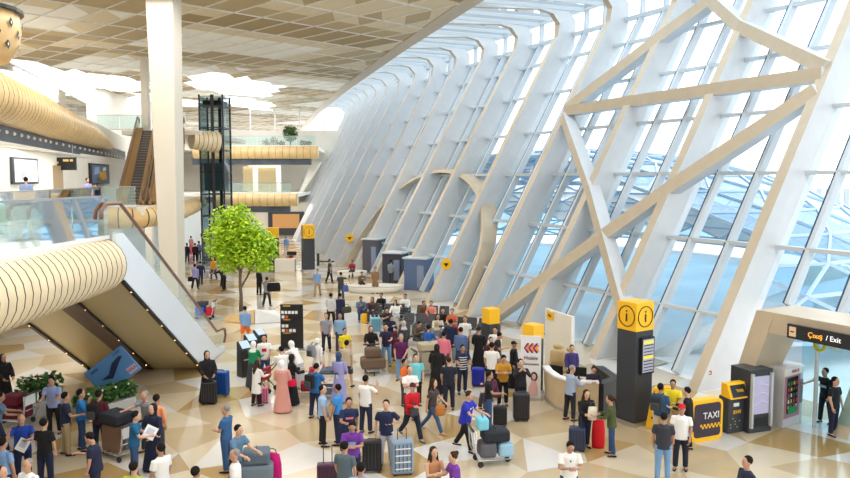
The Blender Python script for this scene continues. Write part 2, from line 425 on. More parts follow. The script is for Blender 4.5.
# near mezzanine: slab, nose, balustrade
XN = -8.75
m = MB(); m.prism([(-34, -6), (XN-.1, -6), (XN-.1, 20.6), (-34, 20.6)], 5.45, 5.8); m.build(sname(), M_CREAM, kind='structure')
nose(sname(), [(XN-.85, 3, 4.98), (XN-.65, 12, 4.98), (XN-.5, 17, 5.02), (XN-.35, 20.9, 5.08)], [.9, .9, .83, .76], M_SLAT, gap=.3)
m = MB(); m.prism([(-34, 20.6), (XN-2.8, 20.6), (XN-2.8, 21.2), (-34, 21.2)], 4.4, 5.8); m.build(sname(), M_CREAM, kind='structure')
def railing(name, pts, z, label=None, h=1.15, seg_=2.2, kind=None):
    t = thing(name, label, 'balustrade', (pts[0][0], pts[0][1], z)); L = Vector(t.location)
    m = MB(); c = MB(); e = MB()
    for a, b in zip(pts, pts[1:]):
        a = Vector((*a, z)); b = Vector((*b, z)); n = max(1, round((b-a).length/seg_)); d = (b-a)/n
        for k in range(n):
            p = a+d*k+d.normalized()*.02; q = a+d*(k+1)-d.normalized()*.02
            m.beam(p+Vector((0, 0, h/2+.02))-L, q+Vector((0, 0, h/2+.02))-L, .03, h-.06)
        c.beam(a+Vector((0, 0, h+.02))-L, b+Vector((0, 0, h+.02))-L, .07, .05)
        e.beam(a+Vector((0, 0, .04))-L, b+Vector((0, 0, .04))-L, .08, .1)
    m.build('glass_panel', M_RAIL, t); c.build('handrail', M_STEEL, t); e.build('base_channel', M_WHITE, t); return t
railing('glass_balustrade', [(XN-.75, 3), (XN-.45, 12), (XN-.28, 17), (XN-.1, 20.9)], 5.82, 'clear glass balustrade on top of the nearest slatted balcony edge')
railing('glass_balustrade', [(-33, 20.9), (XN-2.9, 20.9)], 5.82, 'clear glass balustrade across the end of the near mezzanine, left of the descending escalator')
# escalators down to the floor
def escalator(name, label, x0, x1, ya, za, yb, zb, up=False, glassy=True, clad=None, under=None, stepm=None, xs=0., skw=.2):
    """runs along Y from (ya,za) to (yb,zb), between x0 and x1; xs = sideways drift over the run"""
    t = thing(name, label, 'escalator', ((x0+x1)/2, yb if zb < za else ya, min(za, zb))); L = Vector(t.location)
    W = x1-x0; X = lambda y: xs*(y-ya)/(yb-ya)
    def pt(x, y, z): return (x+X(y)-L.x, y-L.y, z-L.z)
    sl = (zb-za)/(yb-ya); ex = 1.5*(1 if yb > ya else -1)
    line = [(ya-ex, za), (ya, za), (yb, zb), (yb+ex*.9, zb)]
    for sx_, nm in ((x0, 'side_panel'), (x1, 'side_panel')):
        m = MB(); d = 1.35
        poly = [(ya-ex*.3, za+.12), (ya, za+.12), (yb, zb+.3), (yb+ex*.6, zb+.12), (yb+ex*.6, zb-.02)]
        ylow = yb if zb < za else ya; yhi = ya if zb < za else yb; zlow = min(za, zb); zhi = max(za, zb)
        s = (zhi-zlow)/abs(yhi-ylow); dirn = 1 if yhi > ylow else -1
        poly = [(ylow-dirn*1.0, zlow), (ylow-dirn*1.0, zlow+.25), (ylow, zlow+.3), (yhi, zhi+.12), (yhi+dirn*.5, zhi+.12), (yhi+dirn*.5, zhi-.9), (yhi, zhi-1.25), (ylow+dirn*(1.3/s), zlow)]
        vs = [pt(sx_-.06, y, z) for y, z in poly]+[pt(sx_+.06, y, z) for y, z in poly]; n = len(poly)
        m.add(vs, [tuple(range(n)), tuple(range(n, 2*n))[::-1]]+[(i, n+i, n+(i+1) % n, (i+1) % n) for i in range(n)])
        m.build(nm, clad or M_WHITE, t)
        r = MB(); H = .98
        pts = [(ylow-dirn*1.1, zlow+.35), (ylow-dirn*1.35, zlow+.6), (ylow-dirn*1.25, zlow+.9), (ylow-dirn*.9, zlow+H), (ylow, zlow+H+.08), (yhi, zhi+H), (yhi+dirn*1.0, zhi+H), (yhi+dirn*1.25, zhi+H-.15), (yhi+dirn*1.3, zhi+H-.4)]
        r.tube([pt(sx_, y, z) for y, z in pts], .055, 8); r.build('handrail', M_COPPER, t, True)
        g = MB(); pg = [(ylow-dirn*1.1, zlow+.25), (ylow-dirn*1.3, zlow+.6), (ylow-dirn*.9, zlow+H-.04), (ylow, zlow+H+.02), (yhi, zhi+H-.05), (yhi+dirn*1.1, zhi+H-.05), (yhi+dirn*1.2, zhi+.12), (yhi, zhi+.12), (ylow, zlow+.3)]
        vs = [pt(sx_, y, z) for y, z in pg]; g.add(vs, [tuple(range(len(pg)))]); g.build('glass_side', M_RAIL, t)
    st = MB(); n = int(abs(zhi-zlow)/.2)
    for k in range(n):
        y = ylow+dirn*(k+.5)*abs(yhi-ylow)/n; z = zlow+(k+.5)*(zhi-zlow)/n
        st.box(pt((x0+x1)/2, y, z-.1), (W-.5, abs(yhi-ylow)/n, .2)); st.box(pt((x0+x1)/2, y-dirn*.5*abs(yhi-ylow)/n, z-.02), (W-.5, .04, .03), 1)
    st.build('steps', [stepm or mat('grey_step', (.16, .14, .14), .5), mat('step_edge', (.45, .42, .4), .4)], t)
    sk = MB()
    for sx_ in (x0+.06+skw/2, x1-.06-skw/2):
        sk.beam(pt(sx_, ylow, zlow+.12), pt(sx_, yhi, zhi+.1), skw, .12)
    sk.build('skirt', clad or M_STEEL, t)
    # underside: panels divided by dark seams
    u = MB(); y0 = ylow+dirn*(1.3/s); N = 4
    for k in range(N):
        ya_, yb_ = y0+(yhi-y0)*k/N, y0+(yhi-y0)*(k+1)/N; z = lambda y: zlow+(y-y0)/(yhi-y0)*(zhi-1.25-zlow)
        u.quad(pt(x0, ya_, z(ya_)), pt(x1, ya_, z(ya_)), pt(x1, yb_, z(yb_)), pt(x0, yb_, z(yb_)), 0)
    for xx in (x0, x1): u.beam(pt(xx, y0, zlow-.02), pt(xx, yhi, zhi-1.28), .12, .08, mi=1)
    for k in range(6):
        y = y0+(yhi-y0)*(k+.5)/6
        for xx in (x0, x1): u.ell(pt(xx, y, zlow+(y-y0)/(yhi-y0)*(zhi-1.25-zlow)-.06), (.035, .04, .035), 6, 4, 2)
    u.build('underside', [under or mat('tan_mirror_panel', (.72, .60, .34), .2, .15), M_BLACK, mat('warm_lamp', (1, .6, .25), .4, emit=1.5)], t)
    return t
escalator('escalator', 'escalator coming down from the near mezzanine, white flank facing the hall', -10.75, -8.78, 21.6, 5.8, 31.2, 0, clad=mat('white_glass_panel', (.74, .80, .86), .12))
escalator('escalator', 'second escalator down from the near mezzanine, behind the white flanked one', -13.2, -11.3, 21.6, 5.8, 31.2, 0, clad=mat('white_glass_panel', (.74, .80, .86), .12))
m = MB(); m.prism([(-11.3, 20), (-10.75, 20), (-10.75, 21.4), (-11.3, 21.4)], 4.6, 5.8)
m.add([(-11.3, 29, 0), (-10.75, 29, 0), (-10.75, 21.2, 4.5), (-11.3, 21.2, 4.5), (-11.3, 31, 0), (-10.75, 31, 0), (-10.75, 21.2, 5.6), (-11.3, 21.2, 5.6)], [(0, 1, 2, 3), (4, 7, 6, 5), (0, 4, 5, 1), (3, 2, 6, 7), (1, 5, 6, 2), (0, 3, 7, 4)])
m.build(sname(), mat('brown_strip', (.16, .11, .09), .4), kind='structure')
# middle mezzanine (beyond the escalators)
mz = [(-60, 21.3), (-14.4, 21.3), (-15.5, 30), (-17.3, 38), (-18.9, 44.3), (-16.6, 44.3), (-16.9, 50), (-19.3, 62), (-21.6, 72), (-26, 74), (-26, 104), (-60, 104)]
m = MB(); m.prism(mz, 5.3, 5.78); m.prism([(x-.8, y+.5) for x, y in mz], 4.5, 5.3); m.build(sname(), M_CREAM, kind='structure')
nose(sname(), [(-19.3, 44.2, 5.15), (-18, 44.2, 5.15), (-16.9, 44.9, 5.15), (-16.8, 48, 5.15), (-17.4, 53, 5.15), (-19.3, 62, 5.15), (-21.6, 72, 5.15)], .64, M_GOLD, gap=.45)
railing('glass_balustrade', [(-14.5, 22), (-15.6, 30), (-17.4, 38), (-19.0, 44)], 5.82, 'long glass balustrade on the middle mezzanine, in front of the wall screens')
railing('glass_balustrade', [(-18.9, 44.1), (-17.0, 44.1)], 5.82, 'glass balustrade above the gold slatted edge left of the big column')
# left wall of the mezzanine
wl = [(-16.2, 22), (-17.6, 31), (-19.6, 40), (-22.2, 51), (-24.6, 62), (-27, 76)]
m = MB()
for a, b in zip(wl, wl[1:]):
    m.add([(a[0], a[1], 5.8), (b[0], b[1], 5.8), (b[0], b[1], 9.0), (a[0], a[1], 9.0), (a[0]-.5, a[1], 5.8), (b[0]-.5, b[1], 5.8), (b[0]-.5, b[1], 9.0), (a[0]-.5, a[1], 9.0)],
          [(0, 3, 2, 1), (4, 5, 6, 7), (3, 7, 6, 2), (0, 1, 5, 4)])
m.build('wall_left', M_CREAM, kind='structure')
# upper floor slab, dark recessed band, tapering nose
up = [(-13.9, 20), (-15.9, 28), (-18.9, 38.5), (-22.8, 53), (-28.5, 72)]
m = MB(); m.prism(up+[(-60, 72), (-60, 20)], 9.95, 11.25); m.build(sname(), M_CREAM, kind='structure')
m = MB()
for a, b in zip(up, up[1:]):
    m.add([(a[0]-.1, a[1], 8.9), (b[0]-.1, b[1], 8.9), (b[0]-.1, b[1], 10.2), (a[0]-.1, a[1], 10.2), (a[0]-1.3, a[1], 8.9), (b[0]-1.3, b[1], 8.9)],
          [(0, 3, 2, 1), (0, 1, 5, 4)])
m.build(sname(), M_DARKM, kind='structure')
m = MB()
for a, b in zip(up, up[1:]):
    for k in range(9):
        f = (k+.5)/9; m.ell((a[0]+(b[0]-a[0])*f-.06, a[1]+(b[1]-a[1])*f, 9.3), (.06, .12, .08), 6, 4)
    m.beam((a[0]-.45, a[1], 8.85), (b[0]-.45, b[1], 8.85), .9, .1)
m.build(sname(), M_CREAM, kind='structure')
nose(sname(), [(-13.9-.1, 18, 10.55), (-15.9-.1, 28, 10.5), (-17.6, 34, 10.45), (-19, 38.5, 10.4), (-20.9, 46, 10.3), (-22.5, 52, 10.1), (-24.2, 58, 9.9)], [.95, .95, .93, .9, .8, .6, .25], M_GOLD, gap=.5)
railing('glass_balustrade', [(-17.0, 29), (-19.4, 38.5), (-22.8, 51)], 11.3, 'glass balustrade on the upper gold balcony at top left')
# gold cocoon room with diamond holes, upper left corner
a = PZ(8, 14, 13.0); t = thing('timber_pod', 'curved golden timber pod pierced with dark diamonds, top left corner', 'pod', (a.x-3.6, a.y+1.6, 11.75))
m = MB(); prof = [(-.1, 0), (.25, .6), (.35, 1.1), (.3, 1.7)]
rings = []
for (o_, z) in prof:
    rings.append([((2.6+o_)*cos(th), (2.0+o_)*sin(th), z) for th in [2*pi*k/28 for k in range(28)]])
m.sweep(rings); m.build('timber_shell', mat('honey_timber', (.72, .50, .24), .45, var=.06, scale=1), t, True)
m = MB(); m.loft([(0, 0, 1.7, 3.05, 2.45), (0, 0, 1.82, 3.05, 2.45)], 28); m.build('roof_rim', M_BLACK, t)
for k in range(28):
    th = 2*pi*(k+.5)/28
    if not -2.3 < (th if th < pi else th-2*pi) < .5: continue
    for z, o_ in ((.5, .22), (1.25, .37)) if k % 2 else ((.88, .33),):
        c = Vector(((2.6+o_)*cos(th), (2.0+o_)*sin(th), z)); tt = Vector((-sin(th), cos(th), 0)); nn = Vector((cos(th), sin(th), 0))
        for nm_, mt_, s_, e_ in (('diamond_opening', M_BLACK, .2, .02), ('diamond_centre', M_CREAM, .07, .035)):
            mb_ = MB(); mb_.add([c+tt*s_*.6+nn*e_, c+Vector((0, 0, s_))+nn*e_, c-tt*s_*.6+nn*e_, c-Vector((0, 0, s_))+nn*e_], [(0, 1, 2, 3)]); mb_.build(nm_, mt_, t)
# upper escalators (rise away from the viewer)
M_BRZ = mat('bronze_cladding', (.42, .25, .10), .35, .3)
escalator('escalator', 'bronze sided escalator rising from the mezzanine to the upper floor', -19.7, -18.1, 48.5, 5.8, 59.5, 11.3, clad=M_BRZ, under=M_CREAM, xs=-2.9, skw=.36)
escalator('escalator', 'second bronze escalator beside the rising one, mostly behind the big column', -17.7, -16.1, 48.5, 5.8, 59.5, 11.3, clad=M_BRZ, under=M_CREAM, xs=-2.9, skw=.36)
m = MB(); m.prism([(-24, 59.8), (-17.8, 59.8), (-17.8, 75), (-24, 75)], 10.9, 11.25); m.build(sname(), M_CREAM, kind='structure')
nose(sname(), [(-18.6, 60.2, 10.55), (-16.9, 61.6, 10.4)], [.75, .85], M_SLAT, gap=.35)
railing('glass_balustrade', [(-26, 60), (-22.4, 60)], 11.3, 'short glass balustrade at the head of the bronze escalators')
# big tapered column
cb = PZ(173.5, 321)
m = MB(); bx_, by_ = cb.x, cb.y
def sect(z, w, d, sh): return [(bx_+sh-w/2, by_-d/2, z), (bx_+sh+w/2, by_-d/2, z), (bx_+sh+w/2+.12, by_+d/2, z), (bx_+sh-w/2, by_+d/2, z)]
vs = sect(-.1, .82, .9, 0)+sect(17.2, 1.4, 1.1, -.12)
m.add(vs, [(0, 3, 2, 1), (4, 5, 6, 7), (0, 1, 5, 4), (1, 2, 6, 5), (2, 3, 7, 6), (3, 0, 4, 7)])
tag(m.build('column', mat('beige_column', (.66, .62, .54), .5), bev=.06), 'tall tapering beige column rising to the patterned ceiling', 'column')
m = MB(); p = PZ(151, 250, 5.8)
m.box((-22.1, 60, 8.5), (.55, .55, 17.2)); tag(m.build('column', M_CREAM, bev=.05), 'slim cream column just behind the left edge of the big one', 'column')
# glass lift tower
lt_ = thing('lift_tower', 'dark steel and glass lift tower behind the green tree', 'lift', (-18.3, 66, 0))
fr = MB()
for x in (-1.0, .1, 1.0):
    for y in (-1.2, 1.2): fr.box((x, y, 7.3), (.13 if x != .1 else .26, .14, 14.6))
for k in range(8):
    for y in (-1.2, 1.2): fr.box((0, y, .4+k*1.9), (2.1, .1, .1))
    for x in (-1.0, 1.0): fr.box((x, 0, .4+k*1.9), (.1, 2.4, .1))
fr.build('steel_frame', M_DARK, lt_)
g = MB()
for x in (-.98, .98): g.quad((x, -1.15, 0), (x, 1.15, 0), (x, 1.15, 14.5), (x, -1.15, 14.5))
g.quad((-.98, -1.15, 0), (.98, -1.15, 0), (.98, -1.15, 14.5), (-.98, -1.15, 14.5))
g.build('glass_wall', glassmat('smoky_glass', (.45, .55, .58), .15), lt_)
m = MB(); m.box((0, .1, 7.6), (1.6, 1.9, 2.4)); m.build('lift_car', mat('lift_car_grey', (.16, .19, .21), .4), lt_)
m = MB(); m.box((0, .1, 13.9), (1.6, 1.9, .5)); m.build('motor_housing', M_DARK, lt_)
# far balconies at the back
ub = [(-30, 90), (-12.6, 90)]
for z, xa, xb in ((11.3, -27.5, PY(318, 150, 90).x), (5.75, -24, PY(299, 200, 88).x)):
    Yf = 90 if z > 8 else 87
    m = MB(); m.prism([(-60, Yf+.4), (xb, Yf+.4), (xb-1, 104), (-60, 104)], z-.45, z-.03); m.build(sname(), M_CREAM, kind='structure')
    nose(sname(), [(xa, Yf, z-.78), (xb, Yf, z-.78)], .76, M_GOLD, gap=.8)
    m = MB(); m.box(((xa+xb)/2-.6, Yf+.3, z-1.85), (xb-xa-.6, .8, .75)); m.build(sname(), M_DARKM, kind='structure')
railing('glass_balustrade', [(-27, 90), (-13, 90)], 11.3, 'glass balustrade along the far upper balcony with the potted tree')
railing('glass_balustrade', [(-23, 87), (-15.5, 87)], 5.78, 'glass balustrade on the far lower balcony')
m = MB(); m.box((-35, 104, 7), (50, .6, 14)); m.box((-20, 94, 7.6), (4, .5, 3.6)); m.box((-17.5, 96.5, 2.2), (14, .5, 4.4))
m.add([(-15.2, 91, 5.8), (-14.9, 91, 5.8), (-12.6, 91, 9.4), (-13.7, 91, 9.4), (-15.2, 92, 5.8), (-14.9, 92, 5.8), (-12.6, 92, 9.4), (-13.7, 92, 9.4)], [(0, 1, 2, 3), (7, 6, 5, 4), (0, 4, 5, 1), (1, 5, 6, 2), (2, 6, 7, 3), (3, 7, 4, 0)])
m.build('wall_back', M_CREAM, kind='structure')
m = MB(); m.box((-45, 62, 2.3), (40, .5, 4.7)); m.box((-25.5, 78, 2.3), (.5, 34, 4.7)); m.build('wall_ground_left', mat('cool_white_wall', (.70, .74, .75), .5), kind='structure')
# far glazed wall and shop fronts
m = MB()
for k in range(14): m.box((-58+k*3.4, 104, 14.5), (.15, .2, 5))
m.build(sname(), M_WHITE, kind='structure')
m = MB(); m.box((-17.8, 96.1, 1.7), (4.6, .3, 3.0)); d1 = m.build('door_1', M_DARK, kind='structure')
m = MB(); m.box((-17.8, 95.9, 2.0), (3.4, .1, 1.8)); m.build('pane', mat('warm_shop_glow', (.35, .18, .06), .4, emit=.5), d1)
p = PZ(148, 252); m = MB(); m.box((p.x, p.y+1, 1.45), (1.7, .3, 2.9)); m.build('door_2', mat('orange_panel', (.72, .36, .04), .4), kind='structure')
m = MB(); m.box((-21.5, 91.5, 7.4), (1.2, .2, 3)); m.box((-19.2, 91.5, 7.3), (2.2, .2, 2.9)); m.build('door_3', mat('amber_door_glass', (.45, .36, .2), .3), kind='structure')
# near enclosure behind and beside the viewer (keeps the room closed)
m = MB(); m.box((-35, 30, 13), (.5, 160, 10)); m.build('wall_far_left', M_CREAM, kind='structure')
m = MB(); m.box((-10, -6, 8), (60, .5, 18)); m.build('wall_front', M_CREAM, kind='structure')
# ================================================================ PEOPLE
def remesh(mb, vox, smooth=True, it=2):
    me = mb.mesh('tmp', [M_WHITE]); o = bpy.data.objects.new('tmp', me); C.objects.link(o)
    md = o.modifiers.new('r', 'REMESH'); md.mode = 'VOXEL'; md.voxel_size = vox; md.use_smooth_shade = True
    if it: ms = o.modifiers.new('s', 'SMOOTH'); ms.factor = .5; ms.iterations = it
    dg = bpy.context.evaluated_depsgraph_get(); r = bpy.data.meshes.new_from_object(o.evaluated_get(dg))
    bpy.data.objects.remove(o); bpy.data.meshes.remove(me); r.polygons.foreach_set('use_smooth', [True]*len(r.polygons)); return r
# arms: (flex, abduct, elbow, inward) right/left ; legs: (flex, knee) right/left ; lean, head pitch, head yaw
POSE = {
 'stand': dict(a=((4, 9, 12, 5), (6, 9, 14, 5)), l=((2, 3), (-2, 2)), lean=0, hp=4),
 'ease': dict(a=((0, 10, 18, 8), (10, 8, 35, 20)), l=((6, 6), (-3, 2)), lean=1, hp=6),
 'clasp': dict(a=((14, 8, 62, 42), (14, 8, 62, 42)), l=((2, 3), (-2, 2)), lean=-2, hp=8),
 'look': dict(a=((22, 8, 88, 38), (22, 8, 88, 38)), l=((3, 3), (-2, 2)), lean=3, hp=28),
 'lookr': dict(a=((24, 8, 82, 20), (3, 8, 12, 5)), l=((3, 3), (-3, 2)), lean=3, hp=25),
 'call': dict(a=((38, 26, 128, 12), (5, 9, 14, 5)), l=((4, 3), (-3, 2)), lean=0, hp=4),
 'call2': dict(a=((38, 26, 128, 12), (20, 8, 80, 30)), l=((3, 3), (-2, 2)), lean=2, hp=6),
 'face': dict(a=((50, 14, 120, 40), (50, 14, 125, 40)), l=((3, 3), (-2, 2)), lean=0, hp=0),
 'walk': dict(a=((-22, 9, 18, 4), (24, 8, 30, 8)), l=((27, 8), (-20, 18)), lean=3, hp=4),
 'walk2': dict(a=((26, 8, 70, 25), (-14, 9, 14, 4)), l=((-22, 22), (25, 6)), lean=4, hp=8),
 'stroll': dict(a=((-10, 9, 14, 4), (12, 8, 20, 8)), l=((13, 6), (-11, 10)), lean=2, hp=4),
 'push': dict(a=((36, 8, 42, 4), (36, 8, 42, 4)), l=((20, 8), (-18, 14)), lean=10, hp=6),
 'hold': dict(a=((26, 7, 66, 8), (26, 7, 66, 8)), l=((4, 4), (-4, 3)), lean=4, hp=10),
 'reach': dict(a=((72, 12, 8, 0), (4, 9, 12, 5)), l=((6, 4), (-6, 3)), lean=6, hp=4),
 'side': dict(a=((10, 78, 6, -20), (4, 9, 12, 5)), l=((4, 3), (-4, 3)), lean=0, hp=4),
 'cross': dict(a=((24, 6, 92, 58), (22, 6, 96, 58)), l=((2, 3), (-2, 2)), lean=-1, hp=6),
 'hip': dict(a=((-6, 16, 12, 0), (-12, 38, 78, 66)), l=((4, 4), (-4, 2)), lean=-1, hp=2),
 'pull': dict(a=((-26, 12, 12, 0), (8, 8, 22, 8)), l=((14, 6), (-12, 10)), lean=3, hp=6),
 'talk': dict(a=((22, 10, 70, 0), (4, 9, 14, 5)), l=((4, 3), (-4, 2)), lean=1, hp=6),
 'bend': dict(a=((60, 8, 25, 5), (55, 8, 30, 5)), l=((4, 6), (-4, 4)), lean=32, hp=10),
 'sit': dict(a=((28, 10, 55, 20), (28, 10, 55, 20)), l=((86, 86), (84, 84)), lean=6, hp=12),
 'sit2': dict(a=((35, 8, 92, 40), (20, 10, 60, 20)), l=((86, 80), (88, 92)), lean=14, hp=25),
 'gown': dict(a=((12, 12, 40, 20), (12, 12, 40, 20)), l=((3, 3), (-2, 2)), lean=0, hp=5),
 'gownhold': dict(a=((26, 12, 66, 10), (26, 12, 66, 10)), l=((3, 3), (-2, 2)), lean=3, hp=8),
}
JC = {}
def joints(pose):
    if pose in JC: return JC[pose]
    P = POSE[pose]; J = {}; low = 9
    for s, (fl, kn) in zip((1, -1), P['l']):
        h = Vector((s*.09, 0, 0)); d1 = Vector((s*.04, sin(R(fl)), -cos(R(fl)))); d2 = Vector((s*.02, sin(R(fl-kn)), -cos(R(fl-kn))))
        k = h+d1.normalized()*.43; an = k+d2.normalized()*.42; J['h', s], J['k', s], J['n', s] = h, k, an; low = min(low, an.z)
        J['toe', s] = an+Vector((s*.03, .15, -.045)) if True else 0
    J['z'] = -low+.075; th = R(P['lean'])
    def up(x, y, z): return Vector((x, y*cos(th)+z*sin(th), z*cos(th)-y*sin(th)))
    J['up'] = up
    for s, (fl, ab, el, inw) in zip((1, -1), P['a']):
        sh = up(s*.178, 0, .462); f = R(fl)-0
        d1 = Vector((s*sin(R(ab)), sin(f)*cos(R(ab)), -cos(f)*cos(R(ab))))
        g = f+R(el); iw = R(inw)
        d2 = Vector((-s*sin(iw), sin(g)*cos(iw), -cos(g)*cos(iw)))
        if fl > 60 or ab > 60: pass
        J['s', s], J['e', s] = sh, sh+d1.normalized()*.285; J['w', s] = J['e', s]+d2.normalized()*.25; J['hd', s] = d2.normalized()
    hp = R(P['hp'])+th*.4; nk = up(0, .0, .545)
    J['nk'] = nk; J['hM'] = Matrix.Translation(nk) @ Matrix.Rotation(-hp, 4, 'X')
    zz = J['z']
    J['top'] = (J['hM'] @ Vector((0, 0, .275))) + Vector((0, 0, zz))
    JC[pose] = J; return J
def shift(me, z): me.transform(Matrix.Translation((0, 0, z))); return me
TC = {}
def T(kind, pose, extra=None):
    key = (kind, pose, extra)
    if key in TC: return TC[key]
    J = joints(pose); up = J['up']; m = MB(); sit = pose.startswith('sit'); w = 1.12 if extra == 'heavy' else 1.
    if kind == 'body':
        m.tube([up(0, 0, -.06), up(0, 0, .02), up(0, 0, .16), up(0, .0, .33), up(0, 0, .46), up(0, 0, .52)], [.13, .155, .13, .155, .145, .06], 14, flat=.6)
        m.tube([up(0, 0, .48), J['nk']+Vector((0, .005, .05)), J['hM'] @ Vector((0, .01, .08))], [.06, .052, .05], 10)
        m.loft([(0, .03, .02, .03, .035), (0, .03, .045, .052, .062), (0, .02, .09, .066, .085), (0, .01, .14, .074, .095), (0, .0, .19, .075, .096), (0, -.005, .235, .062, .08), (0, -.005, .262, .035, .045), (0, -.005, .272, .01, .015)], 14, M=J['hM'])
        m.ell((0, .108, .115), (.013, .018, .022), 6, 5, M=J['hM'])
        for s in (1, -1):
            m.ell((s*.077, .0, .13), (.012, .022, .032), 6, 5, M=J['hM'])
            m.tube([J['s', s]*1., J['s', s].lerp(J['e', s], .35), J['e', s], J['e', s].lerp(J['w', s], .3), J['w', s]], [.055, .05, .038, .04, .026], 10)
            m.tube([J['h', s], J['h', s].lerp(J['k', s], .3), J['k', s], J['k', s].lerp(J['n', s], .3), J['n', s]], [.09, .085, .055, .056, .036], 10)
            m.tube([J['n', s]+Vector((0, -.05, -.03)), J['n', s]+Vector((0, .04, -.03)), J['toe', s]], [.03, .036, .02], 8)
            d = J['hd', s]; ax = Vector((0, 1, 0)) if abs(d.y) < .8 else Vector((s, 0, 0)); a = (ax-d*ax.dot(d)).normalized(); b = d.cross(a)*s
            c = J['w', s]
            m.tube([c, c+d*.03, c+d*.085], [.026, .04, .036], 8, flat=1.)
        me = remesh(m, .0165)
        bm = bpy.data.meshes.new('x'); vs = [tuple(v.co) for v in me.vertices]; fs = [list(p.vertices) for p in me.polygons]; mb = MB(); mb.v = vs; mb.f = fs; mb.m = [0]*len(fs)
        for s in (1, -1):
            d = J['hd', s]; ax = Vector((0, 1, 0)) if abs(d.y) < .8 else Vector((s, 0, 0)); a = (ax-d*ax.dot(d)).normalized(); b = d.cross(a).normalized(); c = J['w', s]
            if b.x*s > 0: b = -b
            for k, (o_, L) in enumerate(((-.03, .062), (-.01, .078), (.01, .082), (.03, .072))):
                p = c+d*.08+a*o_; mb.tube([p-d*.01, p+d*L*.5+b*.008, p+d*L*.8+b*.03, p+d*L*.85+b*.05], [.0095, .009, .008, .006], 5)
            p = c+d*.02+a*.03; mb.tube([p, p+a*.025+d*.03+b*.01, p+a*.025+d*.06+b*.02], [.012, .01, .007], 5)
            mb.ell((s*.029, .089, .148), (.012, .01, .007), 6, 4, 1, J['hM']); mb.ell((s*.03, .092, .172), (.018, .008, .004), 6, 4, 1, J['hM'])
        mb.ell((0, .083, .068), (.022, .01, .006), 6, 4, 2, J['hM'])
        bpy.data.meshes.remove(bm); bpy.data.meshes.remove(me)
        me = mb.mesh('body', [M_WHITE, M_WHITE, M_WHITE], True)
    elif kind in ('tshirt', 'longshirt', 'coat', 'sleeveless', 'vest'):
        hem = -.1 if kind != 'coat' else (-.42 if not sit else -.08)
        e = .022 if kind != 'coat' else .035
        pts = [up(0, 0, hem) if hem > -.2 else Vector((0, 0, hem)), up(0, 0, -.04), up(0, 0, .16), up(0, 0, .34), up(0, 0, .44), up(0, 0, .49), up(0, 0, .53)]
        m.tube(pts, [(.19 if hem > -.2 else .23)*w, .186*w, (.148+e)*w, (.152+e)*w, .16+e*.3, .125, .07], 16, flat=.7*w)
        for s in (1, -1):
            A, E, W_ = J['s', s], J['e', s], J['w', s]
            if kind in ('tshirt',): m.tube([A.lerp(Vector((0, 0, A.z)), .25), A, A.lerp(E, .35), A.lerp(E, .68)], [.045, .062, .066, .07], 10)
            elif kind in ('longshirt', 'coat'): m.tube([A.lerp(Vector((0, 0, A.z)), .25), A, A.lerp(E, .5), E, E.lerp(W_, .5), E.lerp(W_, .93)], [.045, .06, .06, .052, .048, .042], 10)
        me = remesh(m, .021)
    elif kind in ('trousers', 'shorts', 'leggings'):
        e = .0 if kind != 'leggings' else -.008
        m.tube([Vector((0, 0, -.1)), Vector((0, 0, 0)), up(0, 0, .09)], [.14, .165*w, .15*w], 14, flat=.68)
        for s in (1, -1):
            H, K, N = J['h', s], J['k', s], J['n', s]
            if kind == 'shorts': m.tube([H, H.lerp(K, .4), H.lerp(K, .95)], [.1, .1, .09], 12)
            else: m.tube([H, H.lerp(K, .35), K, K.lerp(N, .4), K.lerp(N, .97)], [.1+e, .096+e, .074+e, .07+e, .064+e], 12)
        me = remesh(m, .02)
    elif kind in ('gown', 'skirt'):
        zf = -J['z']+.03; e = 1.
        top = [(0, 0, zf, .30, .27), (0, 0, zf*.75, .27, .23), (0, 0, zf*.45, .23, .19), (0, 0, -.1, .19, .15)]
        if sit: top = [(0, .3, zf, .24, .2), (0, .32, -.2, .22, .25), (0, .2, -.05, .2, .3), (0, .05, .05, .19, .17)]
        m.loft(top+[(0, 0, .05, .165, .12)], 16)
        if kind == 'gown':
            m.tube([up(0, 0, 0), up(0, 0, .16), up(0, 0, .34), up(0, 0, .44), up(0, 0, .5), up(0, 0, .53)], [.175, .17, .182, .175, .13, .08], 14, flat=.72)
            for s in (1, -1):
                A, E, W_ = J['s', s], J['e', s], J['w', s]
                m.tube([A.lerp(Vector((0, 0, A.z)), .25), A, A.lerp(E, .5), E, E.lerp(W_, .93)], [.05, .066, .07, .065, .065], 10)
        me = remesh(m, .023)
    elif kind == 'shoe':
        for s in (1,):
            pass
        s = extra; n = J['n', s]
        m.tube([n+Vector((0, -.075, -.04)), n+Vector((0, -.03, -.035)), n+Vector((s*.01, .06, -.04)), n+Vector((s*.02, .13, -.048)), n+Vector((s*.022, .175, -.052))], [.03, .042, .042, .034, .018], 8, flat=.75)
        me = m.mesh('shoe', [M_WHITE], True)
    elif kind == 'hair':
        H = J['hM']
        if extra == 'short': m.ell((0, -.024, .184), (.087, .1, .103), 14, 9, M=H)
        elif extra == 'buzz': m.ell((0, -.028, .19), (.079, .092, .088), 14, 9, M=H)
        elif extra in ('long', 'pony', 'bun'):
            m.ell((0, -.024, .18), (.088, .1, .106), 14, 9, M=H)
            if extra == 'long':
                m.tube([H @ Vector((0, -.04, .16)), H @ Vector((0, -.075, .03)), up(0, -.11, .46), up(0, -.125, .30)], [.085, .09, .085, .04], 10, flat=.55)
                for s in (1, -1): m.tube([H @ Vector((s*.07, .0, .14)), H @ Vector((s*.08, .02, .0)), up(s*.09, .07, .42)], [.03, .035, .015], 8)
